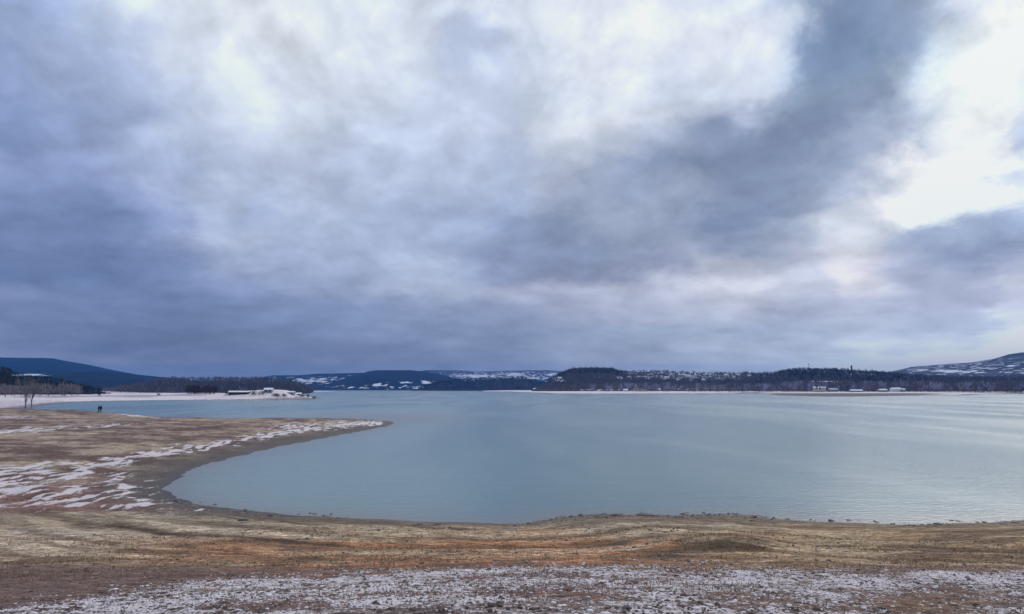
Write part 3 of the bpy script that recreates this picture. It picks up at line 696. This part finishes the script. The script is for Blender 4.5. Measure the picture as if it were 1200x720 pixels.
wood(scatter_on('H', 5200, 640, 1320, 0.02, 1.02, 31, open_field), 6, 11, m_twig, 'bare', 12, 1)
wood(scatter_on('H', 2600, 880, 1320, 0.25, 1.03, 32, lambda qx, qy: open_field(qx, qy) * (0.1 + 0.8 * blob(qx, qy, 970, 442, 70, 6) + 0.5 * blob(qx, qy, 1040, 450, 60, 6))), 6, 10, m_pine, 'bare', 20, 2)
wood(scatter_on('H', 700, 655, 730, 0.7, 1.02, 33), 5, 8, m_pine, 'bare', 20, 3)
wood(scatter_on('B', 1500, -350, 120, 0.1, 1.0, 34), 2.5, 4.5, m_pine, 'bare', 20, 4)
wood(scatter_on('C', 1500, 120, 380, 0.05, 1.0, 35), 5, 9, m_twig, 'bare', 10, 5)
wood(scatter_on('G', 1500, 490, 670, 0.1, 1.0, 36), 6, 9, m_pine, 'bare', 12, 6)

# belt of bare trees along the right shore: the mass behind
rg = np.random.default_rng(77)
bx = rg.uniform(690, 1350, 1500)
keep = rg.random(1500) < np.interp(bx, [690, 800, 900, 1000, 1350], [.15, .25, .5, .9, 1])
bx = bx[keep]; bd = rg.uniform(1230, 1460, len(bx))
Pb = np.array([at(a, d) for a, d in zip(bx, bd)])
Pb = np.column_stack([Pb, ground(Pb[:, 0], Pb[:, 1])])
Pb_belt = Pb
wood(Pb, 9, 15, m_twig, 'bare', 22, 9)

# ------------------------------------------------------------------ single bare trees (trunk, crown of twigs)
def branch_mesh(seed, H, lvl=4, spread=0.5, tw=1.0):
    rg = random.Random(seed)
    Vt, Ft, Vc, Fc = [], [], [], []
    def prism(V, F, p, q, r0, r1):
        d = np.array(q) - np.array(p); d = d / (np.linalg.norm(d) + 1e-9)
        a = np.cross(d, [0.3, 0.9, 0.2]); a /= np.linalg.norm(a); b_ = np.cross(d, a)
        i = len(V)
        for c, rr_ in ((p, r0), (q, r1)):
            for k in range(3):
                th = k * 2 * math.pi / 3
                V.append(tuple(np.array(c) + rr_ * (math.cos(th) * a + math.sin(th) * b_)))
        for k in range(3):
            F.append((i + k, i + (k + 1) % 3, i + 3 + (k + 1) % 3, i + 3 + k))
    def grow(p, d, ln, r, l):
        q = p + d * ln
        V, F_ = (Vt, Ft) if l == 0 else (Vc, Fc)
        prism(V, F_, p, q, r, r * 0.62)
        if l >= lvl: return
        nb = 3 if l < 3 else 4
        if l == 0: nb = 5
        for k in range(nb):
            th = rg.uniform(0, 2 * math.pi); sp = rg.uniform(0.35, 1.0) * spread
            nd_ = d + np.array([math.cos(th) * sp, math.sin(th) * sp, rg.uniform(-.05, .35)])
            nd_ /= np.linalg.norm(nd_)
            f = rg.uniform(0.45, 1.0)
            grow(p + d * ln * f, nd_, ln * rg.uniform(0.58, 0.8), max(r * 0.5, 0.012 * tw), l + 1)
    grow(np.array([0, 0, -0.25]), np.array([rg.uniform(-.05, .05), 0, 1.0]), H * 0.38, H * 0.022, 0)
    grow(np.array([0, 0, H * .12]), np.array([rg.uniform(-.15, .15), rg.uniform(-.1, .1), 1.0]), H * 0.42, H * 0.012, 1)
    return (np.array(Vt), np.array(Ft)), (np.array(Vc), np.array(Fc))
def tree_proto(seed, H, trunk_m, crown_m, label, group, tw=1.0, spread=0.5, loc=(0, 0, 0)):
    t_, c_ = branch_mesh(seed, H, 4, spread, tw)
    r = empty('bare_tree', loc, label, 'tree', group)
    link('trunk', mesh_np('trunk', *t_), trunk_m, r)
    link('crown', mesh_np('crown', *c_), crown_m, r)
    return r
def gz(x, y): return float(ground(np.array([x]), np.array([y]))[0])
# the pale trees on the snowy shelf at far left
PALE = 'pale bare trees at the far left shore'
pale_spots = [(31, 285, 11.0, 'pale bare tree with its thin dark trunk standing in snow, left of the two nearest'),
              (38, 290, 10.2, 'pale bare tree with its thin dark trunk standing in snow, right of the two nearest'),
              (7, 520, 9.0, 'pale bushy bare tree at the left end of the row below the dark slope'),
              (17, 540, 8.0, 'second pale bare tree from the left in the row below the dark slope'),
              (47, 560, 7.6, 'slim pale bare tree just right of the two nearest trees'),
              (57, 600, 6.2, 'low pale round bare tree between the slim tree and the last small one'),
              (63, 600, 6.0, 'low pale bare tree at the dark gap in the row below the dark slope'),
              (74, 620, 6.6, 'small pale bare tree at the right end of the row below the dark slope')]
protos = [tree_proto(s, 8.0, m_pale, m_pale, 'x', PALE, tw=1.8, spread=0.75) for s in (5, 8)]
for i, (px_, d, h, lab) in enumerate(pale_spots):
    x, y = at(px_, d); z = gz(x, y)
    src = protos[i % 2]
    if i < 2:
        src.location = (x, y, z); src.scale = (h / 8.0,) * 3; src.rotation_euler = (0, 0, i * 2.1); src['label'] = lab
    else:
        copy_tree(src, (x, y, z), i * 1.7, (h / 8.0 * 1.15, h / 8.0 * 1.15, h / 8.0), lab)
# bushes as pale undergrowth behind them
bx = rg.uniform(-120, 95, 170); bd = rg.uniform(560, 690, 170)
Pb = np.array([at(a, d) for a, d in zip(bx, bd)]); Pb = np.column_stack([Pb, ground(Pb[:, 0], Pb[:, 1])])
wood(Pb, 4.0, 8.0, m_pale, 'bare', 26, 15)
m_twig2 = plain('pale_purple_twigs', (0.27, 0.27, 0.37), var=0.3, scale=0.05)
k_ = rg.random(len(Pb_belt)) < 0.6
wood(Pb_belt[k_] + np.array([3.0, -8.0, 0]), 8, 14, m_twig2, 'bare', 22, 19)
# front row of the right belt, one by one
BELT = 'bare trees along the far right shore'
protos = [tree_proto(s, 10.0, m_bark, m_twig, 'bare grey brown tree in the belt along the far right shore', BELT, tw=4.0, spread=0.5) for s in (21, 22, 23)]
rs = random.Random(4)
xs_ = [905 + 6.4 * i + rs.uniform(-2.5, 2.5) for i in range(46)]
xs_ += [688, 703, 741, 783, 812, 846, 871, 889]
for i, px_ in enumerate(xs_):
    d = rs.uniform(1180, 1260)
    x, y = at(px_, d); z = gz(x, y); h = rs.uniform(0.75, 1.35) * (0.75 if px_ < 900 else 1.0)
    if i < 3: protos[i].location = (x, y, z); protos[i].scale = (h,) * 3
    else: copy_tree(protos[i % 3], (x, y, z), rs.uniform(0, 6), (h * 1.1, h * 1.1, h), 'bare grey brown tree in the belt along the far right shore')

# ------------------------------------------------------------------ shrubs and dark bushes on the left point
m_shrub = plain('dark_shrub', (0.020, 0.020, 0.026), var=0.4, scale=0.6)
m_shrub2 = plain('brown_shrub', (0.045, 0.036, 0.038), var=0.4, scale=0.4)
def shrub_mesh(seed, W, H, n=260):
    rg_ = np.random.default_rng(seed)
    a = rg_.random(n) * 2 * math.pi; e = rg_.random(n) ** 0.7; rr_ = rg_.uniform(0.45, 1.0, n)
    lump = 0.75 + 0.25 * np.sin(a * 3 + seed)
    c = np.stack([np.cos(a) * rr_ * lump * W / 2 * np.sqrt(1 - e ** 2 * .8), np.sin(a) * rr_ * lump * W / 2 * np.sqrt(1 - e ** 2 * .8), e * H * rr_], 1)
    t1_ = rg_.normal(size=(n, 3)); t2_ = rg_.normal(size=(n, 3)); sz = W * 0.045
    V = np.stack([c, c + t1_ * sz, c + t2_ * sz], 1).reshape(-1, 3)
    return mesh_np('foliage', V, np.arange(n * 3).reshape(-1, 3))
def shrub(px_, d, W, H, m, lab, seed, group=None, name='shrub'):
    x, y = at(px_, d); z = gz(x, y)
    r = empty(name, (x, y, z - 0.1), lab, 'bush', group)
    link('foliage', shrub_mesh(seed, W, H), m, r)
    V = [(-.12, -.12, -.3), (.12, -.12, -.3), (0, .14, -.3), (.0, .0, H * .7)]
    link('stem', mesh_np('stem', V, [(0, 1, 3), (1, 2, 3), (2, 0, 3)]), m_bark, r)
    return r
shrub(297.5, 462, 5.0, 3.0, m_shrub, 'dark rounded bush in the middle of the snowy point, right of the long low hut', 1)
shrub(304, 462, 2.6, 2.6, m_shrub, 'small dark bush just right of the dark rounded bush on the snowy point', 2)
shrub(308, 463, 3.6, 2.6, m_shrub, 'dark bush beside the tallest snow covered hut on the snowy point', 3)
shrub(266, 470, 3.4, 1.9, m_shrub, 'small dark bush at the left end of the long low hut on the snowy point', 4)
shrub(324, 462, 6.4, 1.7, m_shrub2, 'low brown bush on the crest of the snowy point, right of the tallest hut', 5)
shrub(333, 464, 4.4, 1.5, m_shrub, 'low dark bush between the brown bush and the small grey hut on the snowy point', 6)
shrub(361, 491, 3.6, 3.2, m_shrub, 'tall dark bush near the tip of the snowy point', 7)
shrub(368, 498, 4.0, 1.8, m_shrub, 'low dark bush at the very tip of the snowy point', 8)
shrub(354, 484, 4.2, 1.2, m_shrub2, 'low brown bush on the flat snow left of the tall tip bush', 9)
shrub(117, 560, 3.0, 3.0, m_shrub, 'single dark bush on the snowy shelf below the blue hill, left of the brown thicket', 10)
shrub(186, 600, 4.0, 2.0, m_shrub2, 'low brown bush on the snowy shelf midway to the brown thicket', 12)
# the brown thicket behind the snow shelf
bx = rg.uniform(219, 252, 90); bd = rg.uniform(760, 860, 90)
Pb = np.array([at(a, d) for a, d in zip(bx, bd)]); Pb = np.column_stack([Pb, ground(Pb[:, 0], Pb[:, 1])])
wood(Pb, 4, 7.5, m_shrub2, 'bare', 40, 25)

# ------------------------------------------------------------------ buildings
def box(V, F, x0, x1, y0, y1, z0, z1):
    i = len(V)
    V += [(x0, y0, z0), (x1, y0, z0), (x1, y1, z0), (x0, y1, z0), (x0, y0, z1), (x1, y0, z1), (x1, y1, z1), (x0, y1, z1)]
    for f in ((0, 3, 2, 1), (4, 5, 6, 7), (0, 1, 5, 4), (1, 2, 6, 5), (2, 3, 7, 6), (3, 0, 4, 7)): F.append(tuple(i + k for k in f))
m_snowroof = plain('snowy_roof', (0.80, 0.82, 0.88), var=0.06, scale=1.0)
m_redroof = plain('dark_roof', (0.16, 0.12, 0.12), var=0.2, scale=1.0)
m_white = plain('white_render', (0.74, 0.74, 0.76), var=0.06)
m_cream = plain('cream_render', (0.52, 0.47, 0.42), var=0.08)
m_grey = plain('grey_render', (0.30, 0.30, 0.33), var=0.1)
m_plank = plain('dark_boards', (0.05, 0.045, 0.05), var=0.3, scale=4)
m_glass = plain('window_glass', (0.02, 0.02, 0.024), rough=0.35, var=0.1, spec=0.3)
def building(name, loc, rz, L_, W_, H_, rh, wm, rm, label, group=None, nwin=0, storeys=1, chimney=False, cat='house'):
    r = empty(name, loc, label, cat, group, rz)
    V, F = [], []; box(V, F, -L_ / 2, L_ / 2, -W_ / 2, W_ / 2, -1.5, H_)
    i = len(V); V += [(-L_ / 2, -W_ / 2, H_), (-L_ / 2, W_ / 2, H_), (-L_ / 2, 0, H_ + rh), (L_ / 2, -W_ / 2, H_), (L_ / 2, W_ / 2, H_), (L_ / 2, 0, H_ + rh)]
    me = bpy.data.meshes.new('wall'); me.from_pydata(V, [], F + [(i, i + 2, i + 1), (i + 3, i + 4, i + 5)]); me.update()
    link('wall', me, wm, r)
    o, th = 0.35, 0.22
    V = []; F = []
    for sx in (-L_ / 2 - o, L_ / 2 + o):
        k = rh / (W_ / 2)
        V += [(sx, -W_ / 2 - o, H_ - o * k + .02), (sx, 0, H_ + rh + .02), (sx, W_ / 2 + o, H_ - o * k + .02), (sx, W_ / 2 + o, H_ - o * k + th), (sx, 0, H_ + rh + th + .05), (sx, -W_ / 2 - o, H_ - o * k + th)]
    for k in range(6):
        F.append((k, (k + 1) % 6, 6 + (k + 1) % 6, 6 + k))
    F += [(0, 5, 4, 1), (1, 4, 3, 2), (6, 7, 10, 11), (7, 8, 9, 10)]
    me = bpy.data.meshes.new('roof'); me.from_pydata(V, [], F); me.update()
    ro = link('roof', me, rm, r)
    if chimney:
        V, F = [], []; box(V, F, L_ * .2, L_ * .2 + .7, -.35, .35, H_ + rh * .6, H_ + rh + 1.1)
        me = bpy.data.meshes.new('chimney'); me.from_pydata(V, [], F); link('chimney', me, m_grey, ro)
    if nwin:
        V, F = [], []; box(V, F, -.42, .42, -.05, .05, -.45, .45)
        wme = bpy.data.meshes.new('window'); wme.from_pydata(V, [], F)
        for st in range(storeys):
            for k in range(nwin):
                wo_ = link('window', wme, m_glass, r)
                wo_.location = ((k + .5) / nwin * L_ - L_ / 2, -W_ / 2 - .03, H_ * (st + .55) / storeys)
    return r
def place(px_, d, key=None):
    x, y = at(px_, d)
    z = float(hill_z(key, math.atan2(x, y), d)) if key else gz(x, y)
    return (x, y, z)
# huts on the snowy point
building('hut', place(281, 468), 0.05, 11.0, 4.5, 1.0, 0.5, m_plank, m_snowroof, 'long low dark boarded hut under a snow covered roof on the snowy point', nwin=3, cat='hut')
building('hut', place(315, 468), 0.1, 4.2, 4.2, 1.4, 0.8, m_grey, m_snowroof, 'tallest grey hut under thick snow on top of the snowy point', nwin=2, cat='hut')
building('hut', place(341, 474), -0.1, 4.2, 3.2, 0.7, 0.5, m_grey, m_snowroof, 'small grey hut with a snowy roof on the right slope of the point', nwin=2, cat='hut')
building('hut', place(350, 482), 0.3, 3.0, 2.6, 0.7, 0.5, m_cream, m_snowroof, 'smallest cream hut near the tip of the snowy point', nwin=1, cat='hut')
# lakeside buildings on the right
building('lake_house', place(1049.5, 1180), 0.0, 12.5, 8, 4.6, 1.4, m_white, m_snowroof, 'bright white lakeside house with a snowy roof, the whitest below the dark wood', nwin=4, cat='house')
building('lake_house', place(1034, 1170), 0.15, 11, 7, 2.6, 1.3, m_grey, m_snowroof, 'low grey lakeside house with white roof just left of the bright white one', nwin=4, cat='house')
building('lake_house', place(1058, 1175), 0.0, 4, 5, 3.6, 1.0, m_grey, m_snowroof, 'narrow grey lakeside shed just right of the bright white house', nwin=1, cat='shed')
building('boat_shed', place(1003, 1160), 0.0, 16, 7, 2.2, 1.3, m_grey, m_snowroof, 'long low lakeside shed with a snowy roof behind the grey gravel point', nwin=5, cat='shed')
building('guest_house', place(960, 1230), -0.1, 17, 9, 6.4, 1.6, m_cream, m_snowroof, 'two storey cream building with snowy roof above the left end of the gravel point', nwin=6, storeys=2, chimney=True, cat='building')
building('guest_house', place(976, 1235), 0.1, 12, 8, 3.8, 1.4, m_grey, m_snowroof, 'lower grey building right beside the two storey cream one', nwin=4, cat='building')
building('shore_house', place(733, 1290), 0.0, 7, 6, 3.0, 1.3, m_white, m_snowroof, 'small white house at the foot of the brown wooded hill', nwin=2, cat='house')
building('shore_house', place(750, 1330), 0.0, 22, 9, 4.4, 1.2, m_cream, m_redroof, 'long beige building right of the small white house at the hill foot', nwin=7, cat='building')
building('shore_house', place(627, 2050), 0.0, 10, 8, 4.5, 1.5, m_white, m_snowroof, 'lone white house by the water where the blue hills meet the brown hill', nwin=2, cat='house')
building('hill_house', place(656, 1800, 'H'), 0.2, 9, 7, 4.0, 1.5, m_white, m_snowroof, 'lone white house on the left flank of the brown wooded hill', nwin=2, cat='house')
building('hill_house', place(222, 2190, 'C'), 0.0, 9, 8, 4.5, 1.5, m_white, m_snowroof, 'lone white house on the skyline of the low brown ridge, left of the snowy point', nwin=2, cat='house')
building('hill_house', place(1104, 3500, 'I'), 0.0, 17, 10, 6, 2, m_white, m_snowroof, 'lone white building beside the snow field on the blue right hill', nwin=3, cat='house')
# hilltop village
VIL = 'houses of the hilltop village across the lake'
vp = []
kinds = [(m_white, m_snowroof, 'white walled'), (m_cream, m_snowroof, 'cream walled'), (m_grey, m_redroof, 'grey walled dark roofed')]
for i in range(54):
    wm, rm, nm = kinds[i % 3] if i % 5 else kinds[2]
    k = [q for q in vp if q[0] is wm and q[1] is rm]
    px_ = rs.uniform(724, 866) if i < 46 else rs.uniform(880, 1010)
    d = rs.uniform(1730, 1990)
    loc = place(px_, d, 'H'); lab = 'small ' + nm + ' house in the hilltop village across the lake'
    if not k:
        b_ = building('village_house', loc, rs.uniform(-.4, .4), 8.5, 7, 4.2, 1.8, wm, rm, lab, VIL, nwin=2)
        vp.append((wm, rm, b_))
    else:
        s = rs.uniform(0.7, 1.05)
        copy_tree(k[0][2], loc, rs.uniform(-.6, .6), s, lab)
# tower on the skyline
x, y, z = place(999, 1985, 'H')
r = empty('tower', (x, y, z), 'slim dark tower rising over the wooded skyline right of centre', 'tower')
V, F = [], []; box(V, F, -1.35, 1.35, -1.35, 1.35, -3, 19)
me = bpy.data.meshes.new('shaft'); me.from_pydata(V, [], F); link('shaft', me, m_plank, r)
V, F = [], []; box(V, F, -1.6, 1.6, -1.6, 1.6, 19.003, 20.0)
me = bpy.data.meshes.new('tower_top'); me.from_pydata(V, [], F); link('tower_top', me, m_grey, r)
x, y, z = place(949, 1990, 'H')
r = empty('mast', (x, y, z), 'thin mast standing on the wooded skyline, left of the slim tower', 'mast')
V, F = [], []; box(V, F, -.4, .4, -.4, .4, -3, 21)
me = bpy.data.meshes.new('pole'); me.from_pydata(V, [], F); link('pole', me, m_grey, r)
V, F = [], []; box(V, F, -2.2, 2.2, -.42, -.405, 16, 16.6)
me = bpy.data.meshes.new('crossbar'); me.from_pydata(V, [], F); link('crossbar', me, m_grey, r)

# ------------------------------------------------------------------ the two dark figures on the point
m_coat = plain('black_coat', (0.012, 0.012, 0.016), var=0.2, scale=6)
m_skin = plain('skin', (0.42, 0.27, 0.21), var=0.05)
m_hat = plain('dark_wool', (0.02, 0.02, 0.028), var=0.2, scale=30)
def person(loc, rz, h, lab, seed):
    r = empty('person', loc, lab, 'person', None, rz, h / 1.75)
    J = {'pel': (0, 0, .95), 'wa': (0, 0, 1.1), 'ch': (0, -.01, 1.32), 'nk': (0, 0, 1.49), 'hd': (0, -.02, 1.6), 'top': (0, -.01, 1.7),
         'sl': (.19, 0, 1.42), 'el': (.27, .02, 1.14), 'wl': (.25, -.1, .93), 'hl': (.24, -.13, .84),
         'sr': (-.19, 0, 1.42), 'er': (-.27, .02, 1.14), 'wr': (-.24, -.12, .95), 'hr': (-.23, -.15, .86),
         'pl': (.10, 0, .9), 'kl': (.12, -.03, .5), 'al': (.13, .02, .09), 'tl': (.14, -.16, .04),
         'pr': (-.10, 0, .9), 'kr': (-.12, .0, .5), 'ar': (-.14, .06, .09), 'tr': (-.15, -.12, .04)}
    RD = {'pel': .19, 'wa': .19, 'ch': .21, 'nk': .075, 'hd': .105, 'top': .085, 'sl': .09, 'el': .07, 'wl': .05, 'hl': .045, 'sr': .09, 'er': .07, 'wr': .05, 'hr': .045,
          'pl': .12, 'kl': .085, 'al': .06, 'tl': .05, 'pr': .12, 'kr': .085, 'ar': .06, 'tr': .05}
    E = [('pel', 'wa'), ('wa', 'ch'), ('ch', 'nk'), ('nk', 'hd'), ('hd', 'top'), ('ch', 'sl'), ('sl', 'el'), ('el', 'wl'), ('wl', 'hl'), ('ch', 'sr'), ('sr', 'er'), ('er', 'wr'), ('wr', 'hr'),
         ('pel', 'pl'), ('pl', 'kl'), ('kl', 'al'), ('al', 'tl'), ('pel', 'pr'), ('pr', 'kr'), ('kr', 'ar'), ('ar', 'tr')]
    K = list(J)
    me = bpy.data.meshes.new('body'); me.from_pydata([J[k] for k in K], [(K.index(a), K.index(b_)) for a, b_ in E], [])
    o = link('body', me, m_coat, r)
    me.materials.append(m_skin)
    mod = o.modifiers.new('skin', 'SKIN')
    for k, q in zip(K, me.skin_vertices[0].data):
        q.radius = (RD[k], RD[k] * (0.75 if k in ('pel', 'wa', 'ch') else 1))
        q.use_root = k == 'pel'
    sub = o.modifiers.new('sub', 'SUBSURF'); sub.levels = sub.render_levels = 1
    # knitted cap
    V, F = [], []
    for j in range(4):
        th = j / 3 * math.pi / 2
        for k in range(8):
            a = k * math.pi / 4
            V.append((.125 * math.cos(th) * math.cos(a), -.015 + .135 * math.cos(th) * math.sin(a), 1.64 + .13 * math.sin(th)))
    for j in range(3):
        for k in range(8): F.append((j * 8 + k, j * 8 + (k + 1) % 8, j * 8 + 8 + (k + 1) % 8, j * 8 + 8 + k))
    c_ = bpy.data.meshes.new('cap'); c_.from_pydata(V, [], F); link('cap', c_, m_hat, r)
    return r

px0, py0 = 118.0, 481.6
x, y = on_water(px0, py0, 0.45)
person((x, y, gz(x, y)), 0.3, 1.78, 'taller of the two people in black coats by the water, on the right', 1)
x, y = on_water(115.6, 481.5, 0.45)
person((x, y, gz(x, y)), 2.6, 1.68, 'shorter of the two people in black coats by the water, on the left', 2)

# ------------------------------------------------------------------ stones, frozen clods and snow crumbs of the near bank
ICO = []
ph = (1 + 5 ** .5) / 2
for a in (-1, 1):
    for b_ in (-ph, ph): ICO += [(a, b_, 0), (0, a, b_), (b_, 0, a)]
ICO = np.array(ICO) / math.hypot(1, ph)
from mathutils import Vector
import bmesh
bmi = bmesh.new()
for q in ICO: bmi.verts.new(q)
bmesh.ops.convex_hull(bmi, input=bmi.verts)
bmi.verts.ensure_lookup_table(); bmi.verts.index_update()
ICOV = np.array([tuple(q.co) for q in bmi.verts]); ICOF = np.array([[q.index for q in f.verts] for f in bmi.faces]); bmi.free()
def crumbs(name, P, size, flat, m, seed, smooth=False):
    rg_ = np.random.default_rng(seed); n = len(P)
    sc = size[:, None, None] * np.ones((n, 1, 3)); sc[:, 0, 0] *= rg_.uniform(.7, 1.4, n); sc[:, 0, 2] *= flat * rg_.uniform(.7, 1.3, n)
    V = ICOV[None] * sc * rg_.uniform(.72, 1.2, (n, len(ICOV), 1))
    a = rg_.uniform(0, 6.28, n); ca, sa = np.cos(a)[:, None], np.sin(a)[:, None]
    V = np.stack([V[..., 0] * ca - V[..., 1] * sa, V[..., 0] * sa + V[..., 1] * ca, V[..., 2]], -1) + P[:, None, :]
    F = ICOF[None] + (np.arange(n) * len(ICOV))[:, None, None]
    return link(name, mesh_np(name, V.reshape(-1, 3), F.reshape(-1, 3), smooth), m, kind='stuff')
def spread_near(n, seed, r0=8.5, r1=34, amax=38):
    rg_ = np.random.default_rng(seed)
    r_ = np.sqrt(rg_.uniform(r0 * r0, r1 * r1, n)); a = np.radians(rg_.uniform(-amax, amax, n))
    x, y = r_ * np.sin(a), r_ * np.cos(a)
    z, q1, q2, q3 = ground(x, y, True)
    c_, s_, w_, k_ = cover(x, y, z, q1, q2, q3)
    return x, y, z, q1, s_, rg_
m_stone = plain('grey_stone', (0.17, 0.14, 0.13), var=0.75, scale=6.0)
m_clod = plain('frozen_clod', (0.12, 0.085, 0.065), var=0.6, scale=6.0)
m_crumb = plain('snow_crumb', (0.78, 0.74, 0.76), var=0.12, scale=8.0)
x, y, z, q1, sn_, rg_ = spread_near(90000, 201)
k = (rg_.random(len(x)) < 0.10 + 0.5 * sn_) & (q1 > 0.4)
P = np.column_stack([x, y, z])[k][:20000]
crumbs('pebbles', P, np.clip(rg_.lognormal(-4.0, 0.45, len(P)), .008, .07), 0.6, m_stone, 1)
x, y, z, q1, sn_, rg_ = spread_near(90000, 203)
k = (rg_.random(len(x)) < 0.65 * sn_ + 0.006) & (q1 > 0.6)
P = np.column_stack([x, y, z + 0.004])[k][:24000]
crumbs('snow_crumbs', P, np.clip(rg_.lognormal(-4.05, 0.5, len(P)), .008, .07), 0.30, m_crumb, 2, True)
x, y, z, q1, sn_, rg_ = spread_near(20000, 205)
k = (fbm(x * .8, y * 1.6, 4, 101) > .50) & (q1 > 1.5)
P = np.column_stack([x, y, z])[k][:6000]
crumbs('clods', P, np.clip(rg_.lognormal(-3.7, 0.5, len(P)), .012, .07), 0.55, m_clod, 3)
rg_ = np.random.default_rng(301)
r_ = rg_.uniform(28, 46, 60000); a = np.radians(rg_.uniform(-36, 37, 60000))
x, y = r_ * np.sin(a), r_ * np.cos(a); z, q1, _a, _b = ground(x, y, True)
k = (q1 > -0.9) & (q1 < 1.3) & (fbm(x * .6, y * .6, 3, 303) > .5) & (z < .12)
P = np.column_stack([x, y, z])[k][:1000]
crumbs('washed_up_pebbles', P, np.clip(rg_.lognormal(-3.2, 0.65, len(P)), .015, .2), 0.5, m_stone, 4)
# dry grass: thin bent blades in the brown belt
m_grass = plain('dry_grass', (0.24, 0.165, 0.095), var=0.5, scale=2.0)
x, y, z, q1, sn_, rg_ = spread_near(90000, 207)
mp = on_water(853, 640, 0.5); mq = on_water(785, 650, 0.5)
den = sstep(.45, .62, fbm(x * .5, y * 1.0, 4, 141)) * (1 - sn_ * .8) * sstep(1.5, 5, q1) * .6
den += np.exp(-((x - mp[0]) / 1.7) ** 2 - ((y - mp[1]) / 1.3) ** 2) * 1.2 + np.exp(-((x - mq[0]) / 1.1) ** 2 - ((y - mq[1]) / .8) ** 2)
k = rg_.random(len(x)) < den
P = np.column_stack([x, y, z])[k][:22000]; n = len(P)
hh_ = rg_.uniform(.05, .15, n); an = rg_.uniform(0, 6.28, n); wd = rg_.uniform(.004, .010, n)
ln_ = rg_.normal(size=(n, 2)) * .06
A_ = P + np.column_stack([np.cos(an) * wd, np.sin(an) * wd, -.02 + 0 * wd]); B_ = P - np.column_stack([np.cos(an) * wd, np.sin(an) * wd, .02 + 0 * wd])
T_ = P + np.column_stack([ln_[:, 0], ln_[:, 1], hh_])
link('dry_grass', mesh_np('dry_grass', np.stack([A_, B_, T_], 1).reshape(-1, 3), np.arange(3 * n).reshape(-1, 3)), m_grass, kind='stuff')

# rocks at the water's edge
m_rock = plain('wet_rock', (0.06, 0.052, 0.048), var=0.4, scale=5, rough=0.6)
def rock(px_, py_, L_, H_, lab, seed):
    x, y = on_water(px_, py_, 0.05)
    bm = bmesh.new(); bmesh.ops.create_icosphere(bm, subdivisions=2, radius=1)
    rg_ = np.random.default_rng(seed)
    for v_ in bm.verts:
        f = 0.78 + 0.45 * float(fbm(np.array([v_.co.x * 1.6 + seed * 3]), np.array([v_.co.y * 1.6 + v_.co.z * 2]), 3, seed)[0])
        v_.co = Vector((v_.co.x * L_ / 2 * f, v_.co.y * L_ / 3 * f, v_.co.z * H_ * f))
    me = bpy.data.meshes.new('rock'); bm.to_mesh(me); bm.free()
    o = link('rock', me, m_rock); o.location = (x, y, max(gz(x, y), -.02)); o['label'] = lab; o['category'] = 'rock'
rock(756, 603.5, 0.95, .10, 'flat dark rock at the waterline, right of centre on the near shore', 3)
rock(722, 603.8, 0.55, .08, 'small flat dark rock at the waterline left of the larger flat rock', 5)
rock(1098, 613.0, 0.36, .07, 'small dark rock standing in the shallows near the right end of the near shore', 7)
rock(285, 617.0, 0.5, .07, 'dark lump of earth lying on the grey beach at left', 9)

# ------------------------------------------------------------------ haze
V, F = [], []; box(V, F, -11000, 11000, -11000, 11000, -5.2, 330)
me = bpy.data.meshes.new('haze'); me.from_pydata(V, [], F); me.update()
hz = link('haze', me, kind='stuff')
mh = bpy.data.materials.new('haze'); mh.use_nodes = True
for n_ in list(mh.node_tree.nodes): mh.node_tree.nodes.remove(n_)
t = NT(mh.node_tree)
pv = t.new('ShaderNodeVolumePrincipled'); pv.inputs['Color'].default_value = (0.09, 0.36, 1.0, 1); pv.inputs['Density'].default_value = 0.000085
t.l.new(pv.outputs[0], t.new('ShaderNodeOutputMaterial').inputs['Volume'])
me.materials.append(mh)
